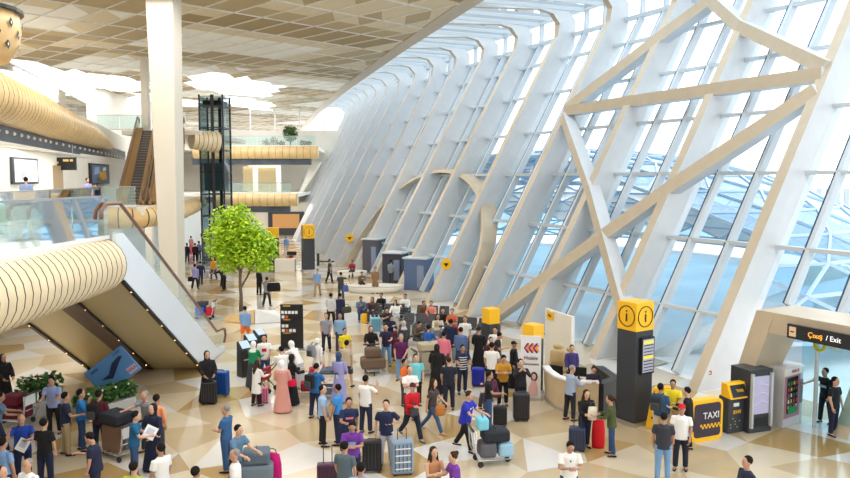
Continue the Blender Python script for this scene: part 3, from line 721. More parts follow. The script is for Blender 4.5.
            if extra == 'pony': m.tube([H @ Vector((0, -.1, .18)), H @ Vector((0, -.17, .1)), up(0, -.15, .36)], [.035, .045, .015], 8)
            if extra == 'bun': m.ell((0, -.11, .22), (.05, .05, .05), 8, 6, M=H)
        elif extra == 'scarf':
            m.ell((0, -.032, .155), (.098, .112, .135), 14, 9, M=H)
            m.tube([H @ Vector((0, -.03, .08)), up(0, -.01, .52), up(0, 0, .44), up(0, 0, .36)], [.085, .1, .17, .15], 12, flat=.75)
        elif extra == 'cap':
            m.ell((0, -.01, .2), (.087, .1, .085), 14, 9, M=H); m.loft([(0, .1, .2, .065, .07), (0, .1, .213, .06, .065)], 10, M=H)
        elif extra == 'hat':
            m.ell((0, -.01, .21), (.087, .1, .1), 14, 9, M=H); m.loft([(0, 0, .195, .17, .18), (0, 0, .21, .16, .17)], 14, M=H)
        me = remesh(m, .014, it=1)
    me = shift(me, J['z']) if kind != 'x' else me; me.name = kind; TC[key] = me; return me
def inst(name, me, mats, parent):
    o = bpy.data.objects.new(name, me); C.objects.link(o); o.parent = parent
    for k, m_ in enumerate(mats):
        if k < len(me.materials) or True:
            if k < len(o.material_slots): o.material_slots[k].link = 'OBJECT'; o.material_slots[k].material = m_
    return o
CO = dict(white=(232, 232, 230), black=(22, 23, 27), navy=(28, 38, 68), blue=(28, 66, 160), sky=(122, 158, 205), bright=(45, 125, 200), teal=(20, 90, 130), grey=(130, 132, 138),
 dgrey=(62, 64, 70), maroon=(84, 26, 42), khaki=(168, 148, 112), denim=(48, 72, 112), ldenim=(112, 150, 190), red=(190, 24, 40), pink=(222, 120, 140), rose=(214, 150, 140), purple=(110, 55, 150),
 plum=(82, 24, 78), mustard=(196, 142, 46), yellow=(225, 205, 40), green=(20, 130, 84), olive=(70, 80, 45), aqua=(110, 195, 205), beige=(190, 175, 150), lilac=(150, 150, 205), orange=(225, 105, 45), cream=(214, 204, 186),
 brown=(96, 66, 44), lime=(165, 180, 60), lgrey=(184, 186, 190), steelb=(88, 120, 150), camo=(84, 100, 110), royal=(40, 50, 170), tan=(180, 130, 90))
SK = [mat('skin_tone_a', (.52, .29, .19), .55), mat('skin_tone_b', (.42, .23, .15), .55), mat('skin_tone_c', (.60, .36, .25), .55)]
M_EYE = mat('dark_eyes', (.02, .015, .012), .4); M_LIP = mat('lips', (.35, .12, .10), .5)
HC = dict(k=(.014, .011, .010), b=(.045, .025, .014), g=(.25, .24, .23), y=(.30, .19, .08), w=(.8, .8, .8))
def cloth(c):
    r, g, b = CO[c] if isinstance(c, str) else c; return cm(r, g, b, .85)
PP = {}
def person(label, hx, hy, face, pose, top, bottom, hair='short:k', sc_=1., shoe='black', z0=0., skin=None, heavy=False, group=None, prints=None, extra=None):
    """hx, hy: pixel of the top of the head; face: degrees, 0 = away from the viewer, 180 = towards"""
    J = joints(pose); tp = J['top']; s = sc_
    sz = s; zt = z0+tp.z*sz; 
    if pose.startswith('sit'): pass
    P = PZ(hx, hy, zt); a = R(-face); off = Matrix.Rotation(a, 3, 'Z') @ Vector((tp.x*s, tp.y*s, 0))
    root = thing('person', label, 'person', (P.x-off.x, P.y-off.y, z0), a, group); root.scale = (s*1.07, s*1.04, s); PP[hx, hy] = root
    i = int(hx*7+hy*3) % 3 if skin is None else skin
    inst('body', T('body', pose), [SK[i], M_EYE, M_LIP], root)
    tk, tc = top; bk, bc = bottom if bottom else (None, None)
    hv = 'heavy' if heavy else None
    nm = dict(tshirt='t_shirt', longshirt='long_sleeved_shirt', coat='long_coat', gown='long_gown', sleeveless='sleeveless_top', vest='vest', trousers='trousers', shorts='shorts', leggings='trousers', skirt='long_skirt')
    so = inst(nm[tk], T(tk, pose, hv if tk not in ('gown',) else None), [cloth(tc)], root)
    if bk: inst(nm[bk], T(bk, pose, hv if bk == 'trousers' else None), [cloth(bc)], root)
    hk, hcx = hair.split(':')
    if hk != 'bald':
        hm = cloth(hcx) if hcx in CO else mat('hair_'+hcx, HC[hcx], .9, spec=.15)
        inst({'scarf': 'headscarf', 'cap': 'cap', 'hat': 'brimmed_hat'}.get(hk, 'hair'), T('hair', pose, hk), [hm], root)
    for sd in (1, -1): inst('shoe', T('shoe', pose, sd), [cloth(shoe)], root)
    up = J['up']; z = Vector((0, 0, J['z']))
    if prints:
        m = MB(); (w_, h_, zc, c_) = prints; y = .136
        n = 6; vs = []
        for k in range(n+1):
            x = -w_/2+w_*k/n; yy = y-.9*x*x
            for q in (-h_/2, h_/2): vs.append(up(x, yy+.008, zc+q)+z)
        m.add(vs, [(2*k, 2*k+2, 2*k+3, 2*k+1) for k in range(n)]); m.build('chest_print', cloth(c_), so)
    if extra == 'stripes':
        m = MB()
        for q in range(6):
            zc = -.04+q*.085; L = []
            for k in range(25):
                th = 2*pi*k/24; rr = (.192 if q in (4, 5) else .178)
                L.append((rr*cos(th), rr*.73*sin(th), zc))
            vs = [up(*l)+z for l in L]+[up(l[0], l[1], l[2]+.028)+z for l in L]
            m.add(vs, [(k, k+1, 26+k, 25+k) for k in range(24)])
        m.build('stripes', cloth('white'), so)
    return root
def hand(root, side=1, dz=-.1):
    """world position of a hand of a placed person, hand hanging"""
    return None
def t(*a, **k): return a, k
TR, SH, LS = 'trousers', 'tshirt', 'longshirt'
PEOPLE = [
 # ---- bottom left group
 t('man in cobalt blue T-shirt with a phone at his ear, near the bottom left corner', 21, 414, 150, 'call2', (SH, 'blue'), (TR, 'navy'), 'buzz:y'),
 t('man in black T-shirt and dark jeans seen from behind, bottom left', 44, 418, 10, 'stand', (SH, 'black'), (TR, 'navy')),
 t('man in pale lilac shirt standing in front of the plants, facing the viewer', 51, 377, 175, 'hold', (SH, (150, 165, 215)), (TR, 'black')),
 t('man in navy polo and khaki trousers standing in the left group', 66, 392, 60, 'talk', (SH, 'navy'), (TR, 'khaki')),
 t('man in bright blue shirt holding a phone to his ear, left group', 81, 389, 70, 'call', (LS, 'bright'), (TR, 'denim')),
 t('man in maroon T-shirt carrying a black backpack, back to the viewer', 99, 390, 10, 'stand', (SH, 'maroon'), (TR, 'navy')),
 t('stocky man in navy T-shirt looking down at his phone, lower left', 87, 433, 265, 'lookr', (SH, (28, 34, 60)), (TR, 'navy'), heavy=True),
 t('man in teal T-shirt and jeans holding a white sheet of paper', 137, 411, 75, 'hold', (SH, 'teal'), (TR, 'denim')),
 t('man in grey polo and sunglasses resting an arm on the loaded trolley', 144, 391, 215, 'reach', (SH, 'grey'), (TR, 'dgrey'), 'buzz:g'),
 t('person in white and orange top standing behind the woman in navy gown', 157, 394, 20, 'ease', (LS, (230, 150, 110)), (TR, 'dgrey')),
 t('woman in long navy gown and black headscarf beside the sheet of paper', 152, 404, 200, 'gown', ('gown', (24, 34, 62)), None, 'scarf:black'),
 t('man in light blue shirt cut by the left edge near the bottom', 3, 437, 20, 'stand', (SH, 'sky'), (TR, 'navy')),
 t('grey haired older man in white shirt at the bottom left, head and shoulders', 27, 459, 200, 'stand', (SH, 'white'), (TR, 'dgrey'), 'buzz:g'),
 t('balding man in white shirt in the bottom left corner', 2, 466, 90, 'stand', (SH, (225, 228, 236)), (TR, 'dgrey'), 'buzz:b'),
 t('person in lime green top at the bottom edge, seen from behind', 134, 461, 10, 'stand', (SH, 'lime'), (TR, 'dgrey')),
 t('man in white T-shirt standing by the bottom edge left of the escalator foot', 160, 443, 300, 'stand', (SH, 'white'), (TR, 'dgrey')),
 t('person at the very bottom edge with only dark hair showing', 196, 466, 20, 'stand', (LS, 'navy'), (TR, 'dgrey')),
 t('balding man in denim blue shirt and jeans standing with clasped hands', 225, 405, 285, 'clasp', (SH, (52, 92, 140)), (TR, (50, 84, 130)), 'buzz:g'),
 t('young man in grey-blue T-shirt pushing a trolley of grey bags', 239, 425, 120, 'push', (SH, 'steelb'), (TR, 'black')),
 t('older man in white polo at the bottom centre left', 234, 449, 260, 'stand', (SH, 'white'), (TR, 'dgrey'), 'buzz:g'),
 t('woman in black gown and veil standing by the left edge', 3, 354, 120, 'gown', ('gown', 'black'), None, 'scarf:black'),
 t('person in blue shirt holding the maroon luggage trolley at the left edge', 1, 392, 60, 'push', (SH, 'steelb'), (TR, 'navy')),
 t('woman in black gown beside the black and blue suitcases at the escalator foot', 207, 351, 150, 'gown', ('gown', 'black'), None, 'scarf:black'),
 # ---- kiosks group
 t('man in pale patterned blue shirt walking near the foot of the tree', 245, 306, 0, 'stroll', (LS, 'sky'), ('shorts', 'orange')),
 t('man in white printed T-shirt and jeans facing the viewer by the kiosks', 264, 335, 170, 'ease', (SH, 'white'), (TR, 'denim'), prints=(.16, .12, .28, 'red')),
 t('woman in green top and white headscarf behind the check-in kiosks', 254, 341, 20, 'hold', (LS, 'green'), ('skirt', 'dgrey'), 'scarf:white', .95),
 t('brown haired girl in long white tunic beside the pink suitcase', 258, 360, 40, 'hold', ('coat', 'white'), (TR, 'black'), 'long:b', .88),
 t('woman in long pink gown and white headscarf with a red handbag', 282, 360, 5, 'gown', ('gown', 'rose'), None, 'scarf:white', .97),
 t('woman in black gown pushing a trolley behind the pink gowned woman', 293, 354, 60, 'gownhold', ('gown', 'black'), None, 'scarf:black', .97),
 t('person in white shirt with black hair between the kiosks and black board', 281, 346, 330, 'hold', (LS, 'white'), (TR, 'black')),
 t('woman in white headscarf leaning forward by the black board', 290, 341, 300, 'bend', (LS, 'white'), ('skirt', 'lgrey'), 'scarf:white'),
 t('woman in white coat and headscarf with a grey backpack', 318, 338, 40, 'stroll', ('coat', 'white'), (TR, 'lgrey'), 'scarf:white', .96),
 t('man in grey T-shirt and dark trousers walking toward the viewer by the black board', 326, 313, 178, 'stroll', (SH, (138, 138, 150)), (TR, (36, 36, 52))),
 t('man in light blue shirt walking right behind the yellow shirted boy', 340, 313, 182, 'stroll', (LS, (130, 165, 200)), (TR, 'dgrey')),
 t('boy in bright yellow T-shirt walking in the middle of the hall', 345, 328, 150, 'stroll', (SH, 'yellow'), (TR, 'dgrey'), sc_=.93),
 t('person in beige shirt and shorts walking behind the purple gowned woman', 347, 340, 20, 'stroll', (SH, 'beige'), ('shorts', 'dgrey')),
 t('woman in light purple gown and blue headscarf', 339, 352, 20, 'gown', ('gown', 'lilac'), None, 'scarf:denim', .97),
 t('man in blue T-shirt carrying a black backpack and pushing a trolley', 317, 363, 30, 'hold', (SH, (40, 100, 160)), (TR, 'navy')),
 t('man in pale blue polo and dark trousers in profile, centre foreground', 323, 385, 80, 'stand', (SH, (150, 180, 215)), (TR, 'black'), 'buzz:k'),
 t('man in bright blue polo facing the man in pale blue polo', 337, 384, 285, 'stand', (SH, (60, 135, 205)), (TR, 'navy')),
 t('man in navy T-shirt with a red chest panel walking to the viewer', 349, 398, 165, 'walk2', (SH, (30, 45, 80)), (TR, (30, 38, 60)), prints=(.2, .055, .30, 'pink')),
 t('man in white T-shirt and navy trousers walking away with a hand at his face', 366, 375, 30, 'call', (SH, 'white'), (TR, (34, 40, 68))),
 t('young man in navy T-shirt and pale trousers holding the silver suitcase', 386, 400, 185, 'hip', (SH, 'navy'), (TR, (186, 184, 196)), prints=None),
 t('man in bright purple T-shirt with a shoulder strap, bottom centre', 352, 423, 175, 'look', (SH, 'purple'), (TR, 'navy'), prints=(.16, .16, .25, 'sky')),
 t('person in camouflage pattern shirt in front of the purple T-shirt man', 345, 441, 20, 'stand', (SH, 'camo'), (TR, 'dgrey'), sc_=.97),
 t('person in pale blue shirt at the bottom edge below the black suitcase', 361, 462, 10, 'stand', (LS, 'sky'), (TR, 'blue')),
 t('person in red shirt and red cap walking right with a grey bag', 413, 383, 150, 'walk2', (LS, 'red'), (TR, (30, 38, 60)), 'cap:maroon', shoe='teal'),
 t('woman in dark blouse and jeans striding with a tan handbag', 434, 379, 110, 'walk', (SH, (72, 60, 60)), ('leggings', (60, 90, 130)), 'long:b', .97, shoe='tan'),
 t('man in aqua T-shirt standing behind the white T-shirt man, mid hall', 416, 354, 170, 'stand', (SH, 'aqua'), (TR, 'black')),
 t('man in white T-shirt with folded arms in front of the aqua T-shirt man', 410, 366, 160, 'cross', (SH, 'white'), (TR, 'maroon'), 'buzz:k'),
 t('child in orange top beside the aqua T-shirt man', 405, 359, 120, 'stand', (SH, 'orange'), (TR, 'dgrey'), sc_=.9),
 t('grey haired person in purple shirt and light jeans facing the viewer', 401, 334, 185, 'ease', (SH, 'plum'), (TR, 'ldenim'), 'short:g', heavy=True),
 t('woman in black veil pushing the trolley of brown bags', 371, 326, 170, 'gownhold', ('gown', 'black'), None, 'scarf:black', .97),
 t('man in dark navy shirt and jeans beside the veiled woman and brown bags', 386, 324, 185, 'hold', (SH, (44, 38, 66)), (TR, 'ldenim')),
 t('man in royal blue and white polo leaning on a loaded trolley, centre right', 470, 391, 120, 'push', (SH, 'royal'), (TR, 'black'), 'short:b', heavy=True, prints=(.2, .05, .36, 'white')),
 t('man in black T-shirt and jeans beside the small black suitcase', 490, 371, 95, 'talk', (SH, 'black'), (TR, 'denim')),
 t('woman with long dark hair and bare arms at the bottom edge', 434, 447, 150, 'cross', ('sleeveless', 'tan'), (TR, 'black'), 'long:b', .95),
 t('woman in flowered purple top with hair tied up, bottom edge', 452, 452, 250, 'hold', (SH, 'purple'), (TR, 'dgrey'), 'bun:b', .93),
 t('man in mustard T-shirt and dark trousers in front of the banner', 504, 356, 175, 'look', (SH, 'mustard'), (TR, 'black')),
 t('man in white T-shirt seen from behind, left of the mustard T-shirt man', 492, 342, 15, 'stand', (SH, 'white'), (TR, 'black'), 'short:k', 1.03),
 t('man in navy and white striped polo beside the blue suitcase', 463, 345, 170, 'hold', (SH, 'navy'), (TR, (30, 38, 62)), extra='stripes'),
 t('man in dark navy T-shirt seen from behind at the front of the crowd', 449, 357, 5, 'stand', (SH, (32, 36, 52)), (TR, (34, 36, 50)), 'buzz:b'),
 t('woman in black gown left of the pink shirted woman in the crowd', 437, 344, 10, 'gown', ('gown', 'black'), None, 'scarf:black'),
 t('woman in pink shirt with a dark strap across her back', 444, 331, 20, 'stand', (LS, 'pink'), (TR, 'dgrey'), 'bun:k'),
 t('woman in black raising both hands to her face beside the tall banner', 521, 359, 175, 'face', (LS, (40, 36, 44)), (TR, 'black'), 'pony:k', .97),
 t('woman in black hat and dress against the dark pillar left of the banner', 514, 341, 120, 'stand', (LS, 'black'), ('skirt', 'black'), 'cap:black', .96),
 t('man in black T-shirt by the yellow topped pillar, looking down', 501, 333, 110, 'lookr', (SH, (26, 26, 32)), (TR, 'dgrey')),
 t('person in white shirt behind the black T-shirt man by the yellow topped pillar', 495, 327, 200, 'hold', (LS, 'white'), (TR, 'dgrey')),
 t('man in dark red top with dark hair under the yellow topped pillar', 491, 337, 170, 'stand', (SH, (70, 35, 40)), (TR, 'dgrey'), sc_=.95),
 t('bearded man in white T-shirt standing above the seated crowd', 465, 316, 190, 'stand', (SH, 'white'), (TR, 'dgrey'), z0=0),
 t('woman in denim jacket seen from behind left of the black dressed woman', 461, 327, 15, 'stand', (LS, (90, 115, 160)), (TR, 'denim')),
 t('person in dark denim coat left of the denim jacket woman', 451, 319, 10, 'stand', (LS, 'navy'), (TR, 'navy')),
 t('woman in wide black hat and black dress among the crowd', 479, 327, 20, 'gown', ('gown', 'black'), None, 'hat:black'),
 t('person in white headscarf among the seated crowd, left of the stacked cases', 404, 321, 170, 'stand', (LS, 'dgrey'), (TR, 'dgrey'), 'scarf:lgrey', .9),
 # ---- right side
 t('grey haired man in pale blue shirt leaning on the reception desk', 573, 365, 60, 'hold', (LS, (150, 165, 190)), (TR, (34, 34, 44)), 'buzz:g'),
 t('receptionist in dark uniform behind the wooden desk', 594, 367, 190, 'look', (LS, (44, 34, 50)), (TR, 'black'), 'bun:b', .9),
 t('woman in black jacket and red scarf beside the navy suitcase', 587, 390, 165, 'hold', (LS, 'black'), (TR, 'navy'), 'long:b', .97),
 t('woman in olive jacket and jeans with a brown ponytail', 609, 395, 290, 'hold', (LS, 'olive'), ('leggings', 'denim'), 'pony:b', .96),
 t('man in white polo looking down at his phone, bottom edge right of centre', 571, 443, 180, 'look', (SH, 'white'), (TR, 'dgrey'), prints=(.03, .04, .38, 'navy')),
 t('man in blue denim shirt with a dark backpack near the yellow sign', 661, 383, 40, 'stand', (LS, (52, 84, 120)), (TR, 'beige')),
 t('person in yellow top partly hidden behind the black coated person', 673, 380, 200, 'hold', (SH, 'yellow'), (TR, 'beige'), sc_=.97),
 t('person in black coat with dark hair facing the yellow topped person', 686, 387, 300, 'hold', ('coat', 'black'), (TR, 'black'), 'short:k', .99),
 t('man in white T-shirt and red cap near the taxi sign', 682, 404, 200, 'stand', (SH, 'white'), (TR, (30, 34, 50)), 'cap:red'),
 t('man in charcoal T-shirt and light jeans seen from behind', 664, 412, 15, 'stand', (SH, (50, 52, 62)), (TR, 'ldenim')),
 t('man in navy jacket at the bottom edge on the right', 747, 456, 260, 'stand', (LS, (28, 36, 60)), (TR, 'navy')),
 t('guard in black T-shirt with a grey stripe reaching toward the vending machine', 825, 368, 250, 'reach', (SH, 'black'), (TR, 'black'), prints=(.26, .08, .28, 'lgrey')),
 t('man in plain black T-shirt and jeans by the right edge', 836, 377, 150, 'stand', (SH, (26, 28, 36)), (TR, (30, 36, 60))),
 t('person in purple uniform beyond the reception desk partition', 572, 345, 180, 'stand', (LS, (70, 60, 120)), (TR, 'black'), 'short:k', .92),
 # ---- middle and far
 t('man in dark vest standing left of the cream bench ring', 330, 259, 60, 'stroll', (SH, (56, 58, 66)), (TR, 'black')),
 t('man in light blue shirt and khaki trousers walking toward the viewer, far hall', 317, 269, 190, 'stroll', (LS, 'sky'), (TR, 'khaki')),
 t('man in dark grey shirt holding a blue bag, far hall', 341, 272, 20, 'side', (SH, 'dgrey'), (TR, 'dgrey')),
 t('man in white shirt walking left of the man with the dark duffel', 331, 293, 10, 'stroll', (LS, 'lgrey'), (TR, 'black')),
 t('man in denim blue shirt carrying a dark duffel bag', 340, 293, 10, 'stroll', (LS, 'navy'), (TR, 'navy')),
 t('person in red sitting on the far cream bench ring', 352, 260, 190, 'sit', (LS, (140, 50, 60)), (TR, 'dgrey')),
 t('person in brown coat standing by the middle bench', 375, 267, 200, 'stand', ('coat', (140, 110, 80)), (TR, 'brown')),
 t('person in dark clothes crouching at the end of the middle bench', 362, 272, 160, 'sit2', (LS, (110, 90, 75)), (TR, 'dgrey')),
 t('person in pale grey shirt in front of the blue booth', 391, 260, 20, 'stand', (SH, (120, 140, 155)), (TR, 'dgrey')),
 t('man in pale shirt carrying a dark briefcase, right of the big column', 195, 264, 10, 'stroll', (LS, 'lilac'), (TR, 'black')),
 t('person in dark clothes pulling a pale suitcase right of the big column', 200, 261, 330, 'pull', (LS, 'navy'), (TR, 'dgrey')),
 t('person in yellow vest walking left of the tree', 213, 257, 190, 'stroll', (SH, 'mustard'), (TR, 'dgrey')),
 t('person in dark green shirt leaning over a trolley behind the tree trunk', 228, 263, 60, 'bend', (SH, (24, 80, 70)), (TR, 'navy')),
 t('person in black behind the tree leaves on the left', 219, 266, 300, 'bend', (LS, 'black'), (TR, 'black')),
 t('person in pale shirt carrying a large dark bag right of the tree', 267, 277, 20, 'stroll', (LS, (150, 155, 165)), (TR, (40, 44, 60))),
 t('person in dark suit behind the trunk on the right', 259, 268, 40, 'stand', (LS, 'black'), (TR, 'black')),
 t('person in pink standing in the far crowd right of the column', 191, 236, 20, 'stand', (LS, (225, 160, 150)), ('skirt', 'pink')),
 t('person in navy at the left of the far crowd', 187, 243, 20, 'stand', (LS, 'navy'), (TR, 'navy')),
 t('person in dark red in the far crowd beside the pink one', 195, 243, 350, 'stand', (LS, 'maroon'), (TR, 'black')),
 t('person in pale blue in the middle of the far crowd', 199, 241, 30, 'stand', (LS, 'sky'), (TR, 'denim')),
 t('person in white at the right of the far crowd near the tree', 205, 240, 200, 'stand', (LS, 'white'), (TR, 'lgrey')),
 t('person in black at the back of the far crowd', 203, 230, 0, 'stand', (LS, 'black'), (TR, 'black')),
 t('person in pale blue by the far check-in counter', 286, 236, 150, 'stand', (LS, 'sky'), (TR, 'lgrey'), z0=.0),
 t('person in orange top seated in front of the far counter', 290, 252, 200, 'sit', (SH, 'orange'), (TR, 'dgrey')),
 t('person in white shirt in front of the orange panel under the mezzanine', 149, 241, 190, 'stand', (LS, 'lgrey'), (TR, 'blue')),
 # seated crowd
 t('man in denim shirt seated at the left end of the seats by the yellow bag', 361, 297, 170, 'sit2', (LS, (100, 115, 150)), (TR, 'denim')),
 t('woman in dark dress seated second from the left in the back seats', 372, 297, 190, 'sit', (LS, (60, 50, 58)), (TR, 'dgrey'), 'scarf:brown'),
 t('man in black seated third from the left in the back seats', 381, 293, 200, 'sit', (LS, 'black'), (TR, 'black')),
 t('man in dark shirt leaning forward in front of the third seat', 387, 308, 170, 'sit2', (SH, (50, 42, 48)), (TR, 'dgrey')),
 t('woman in white wrap seated left of the turquoise bags', 395, 300, 200, 'sit', (LS, 'white'), (TR, 'lgrey'), 'long:k'),
 t('man in white shirt with red face scarf seated above the turquoise bags', 405, 294, 190, 'sit', (LS, 'white'), (TR, 'dgrey'), 'short:b'),
 t('woman in dark blue seated in front of the pale blue suitcase', 392, 316, 150, 'sit2', (LS, 'navy'), (TR, 'navy'), 'scarf:navy'),
 t('person in brown top seated at the right side of the back row', 424, 301, 160, 'sit', (LS, 'brown'), (TR, 'dgrey')),
 t('woman in coral dress seated near the rib foot', 431, 301, 190, 'sit', (LS, (225, 140, 120)), (TR, (200, 120, 110)), 'short:b'),
 t('woman in grey white top seated right of the coral dressed woman', 438, 314, 170, 'sit', (LS, 'cream'), (TR, 'grey'), 'long:b'),
 t('person in black seated at the rib foot end of the crowd', 443, 308, 180, 'sit', (LS, 'black'), (TR, 'dgrey')),
 t('person in orange shirt seated right of the black clothed one', 452, 309, 190, 'sit', (SH, (205, 100, 70)), (TR, 'dgrey')),
 t('small child in red top between the seated adults', 456, 321, 180, 'sit', (SH, 'red'), (TR, 'dgrey'), sc_=.8),
 t('person in brown jacket seated in the middle front row', 420, 322, 150, 'sit2', (LS, (90, 76, 66)), (TR, 'dgrey')),
 t('man in bright blue shirt seated with his back to the viewer', 429, 325, 20, 'sit', (LS, (40, 95, 175)), (TR, 'navy')),
 t('woman in patterned grey dress and headscarf beside the blue shirted man', 437, 321, 160, 'sit', (LS, 'grey'), (TR, 'grey'), 'scarf:beige'),
 t('woman in pale top holding a baby in the crowd', 452, 328, 190, 'sit', (LS, 'lgrey'), (TR, 'grey'), 'short:b'),
 t('person with maroon top crouching by the stacked cases', 396, 331, 20, 'sit2', (LS, 'maroon'), (TR, 'dgrey'), 'scarf:maroon'),
 t('person in dark pink top sitting beside the blue suitcase at the front', 488, 371 , 250, 'sit2', (LS, (95, 45, 75)), (TR, 'dgrey'), 'long:k'),
 # mezzanine
 t('man in light blue shirt standing on the mezzanine before the wall screen', 28, 174.5, 350, 'stand', (LS, (140, 160, 205)), (TR, 'dgrey'), z0=5.8),
 t('person in dark top seated under the yellow and blue wall screen', 98, 182.0, 180, 'sit', (LS, 'navy'), (TR, 'dgrey'), z0=5.8),
 t('person in light top walking left of the yellow and blue wall screen', 90, 179.2, 120, 'stand', (LS, 'lilac'), (TR, 'navy'), z0=5.8, sc_=.97),
]
for a, k in PEOPLE:
    # sanity: keep only heads that are below the horizon, so that the floor point exists
    if a[1] == 28: k['Yfix'] = 31.5
    if a[1] == 98: k['Yfix'] = 43
    if a[1] == 90: k['Yfix'] = 41
    Yf = k.pop('Yfix', None); p = person(*a, **k)
    if Yf:
        q = PY(a[1], a[2], Yf); p.location = (q.x+(-.15 if a[1] == 90 else -.1), Yf, 5.8)
# ================================================================ THINGS
def yawof(p, q): return math.atan2(q.y-p.y, q.x-p.x)
M_RUB = mat('black_rubber', (.02, .02, .02), .7)
def suitcase(label, px, py, h, w, d, c, yaw=0., handle=.0, wrap=False, z=0., group=None, P=None):
    P = P or PZ(px, py, z); t = thing('suitcase', label, 'suitcase', (P.x, P.y, z), R(yaw), group)
    body = cm(*CO[c] if isinstance(c, str) else c, .4)
    m = MB(); m.box((0, 0, .05+h/2), (w, d, h)); s = m.build('shell', body, t, bev=min(w, d)*.16)
    m = MB()
    for k in range(5): m.box((-w*.36+w*.18*k, -d/2-.004, .05+h/2), (.018, .012, h*.8)); m.box((-w*.36+w*.18*k, d/2+.004, .05+h/2), (.018, .012, h*.8))
    m.build('grooves', M_BLACK if c not in ('black',) else M_DARK, s)
    for i, j in ((-1, -1), (1, -1), (1, 1), (-1, 1)):
        m = MB(); m.tube([(i*w*.38-.015, j*d*.3, .03), (i*w*.38+.015, j*d*.3, .03)], .03, 8); m.build('wheel', M_RUB, t)
    m = MB(); hh = h+.05+(handle or .04)
    m.tube([(-w*.2, 0, h+.03), (-w*.2, 0, hh), (w*.2, 0, hh), (w*.2, 0, h+.03)], .012, 6); m.build('handle', M_DARK, t)
    if wrap:
        m = MB()
        for k in range(4): m.box((0, -d/2-.01, .2+k*h*.2), (w*.7, .006, .03))
        m.build('strap_marks', M_WHITE, s)
    return t
def bag(name, label, cat, P, dims, c, yaw=0., handles=True, tall=.12):
    t = thing(name, label, cat, P, R(yaw)); w, d, h = dims
    m = MB(); m.loft([(0, 0, 0, w*.46, d*.5), (0, 0, h*.15, w*.5, d*.5), (0, 0, h*.6, w*.5, d*.46), (0, 0, h, w*.42, d*.2)], 16)
    m.build('bag_body', cloth(c), t, True)
    if handles:
        m = MB(); m.tube([(-w*.25, 0, h*.9), (-w*.2, 0, h+tall*.8), (0, 0, h+tall), (w*.2, 0, h+tall*.8), (w*.25, 0, h*.9)], .012, 6); m.build('handle', M_DARK, t)
    return t
def backpack(label, key, c):
    r = PP[key]; a = r.rotation_euler.z; back = Matrix.Rotation(a, 3, 'Z') @ Vector((0, -.29, 0))
    t = thing('backpack', label, 'backpack', (r.location.x+back.x, r.location.y+back.y, 1.02), a)
    m = MB(); m.box((0, 0, .22), (.32, .17, .44)); m.build('main_pocket', cloth(c), t, bev=.06)
    m = MB(); m.box((0, -.11, .14), (.24, .07, .22)); m.build('front_pocket', cloth('dgrey'), t, bev=.03)
    for s in (-1, 1):
        m = MB(); m.tube([(s*.1, .08, .42), (s*.12, .14, .47), (s*.13, .2, .48)], .018, 6); m.build('strap', M_BLACK, t)
    return t
def near(key, off, z):
    """a spot beside a placed person, off = (right, forward) in the person's own frame"""
    r = PP[key]; v = Matrix.Rotation(r.rotation_euler.z, 3, 'Z') @ Vector((off[0], off[1], 0)); return (r.location.x+v.x, r.location.y+v.y, z)
def trolley(label, px, py, yaw, P=None, hc=None):
    P = P or PZ(px, py); t = thing('luggage_trolley', label, 'luggage trolley', (P.x, P.y, 0), R(yaw))
    m = MB()
    for s in (-1, 1):
        m.tube([(s*.22, .5, .17), (s*.3, -.4, .19), (s*.3, -.5, .45), (s*.27, -.55, 1.0)], .022, 8)
    for k in range(5): m.tube([(-.27, -.35+k*.2, .19), (.27, -.35+k*.2, .19)], .015, 6)
    m.tube([(-.29, -.5, .5), (.29, -.5, .5)], .015, 6)
    m.build('frame', M_STEEL, t, True)
    m = MB(); m.tube([(-.32, -.56, 1.0), (.32, -.56, 1.0)], .035, 8); m.build('push_bar', hc or M_DARK, t, True)
    m = MB(); m.box((0, -.46, .78), (.5, .03, .3)); m.build('advert_board', M_WHITE, t)
    for x, y in ((-.27, -.35), (.27, -.35), (0, .45)):
        m = MB(); m.tube([(x-.02, y, .08), (x+.02, y, .08)], .08, 12); m.build('wheel', M_RUB, t)
    return t
def load(label, tr, off, dims, c, kind='duffel_bag', cat='bag', dz=0.):
    """a piece of luggage lying on a trolley, as its own thing"""
    v = Matrix.Rotation(tr.rotation_euler.z, 3, 'Z') @ Vector((off[0], off[1], 0)); t = thing(kind, label, cat, (tr.location.x+v.x, tr.location.y+v.y, .21+dz), tr.rotation_euler.z)
    m = MB(); m.box((0, 0, dims[2]/2), dims); m.build('bag_body', cloth(c), t, bev=min(dims)*(.2 if kind != 'suitcase' else .15))
    m = MB(); m.tube([(-dims[0]*.2, 0, dims[2]*.97), (-dims[0]*.15, 0, dims[2]+.06), (dims[0]*.15, 0, dims[2]+.06), (dims[0]*.2, 0, dims[2]*.97)], .012, 6); m.build('handle', M_DARK, t)
    return t
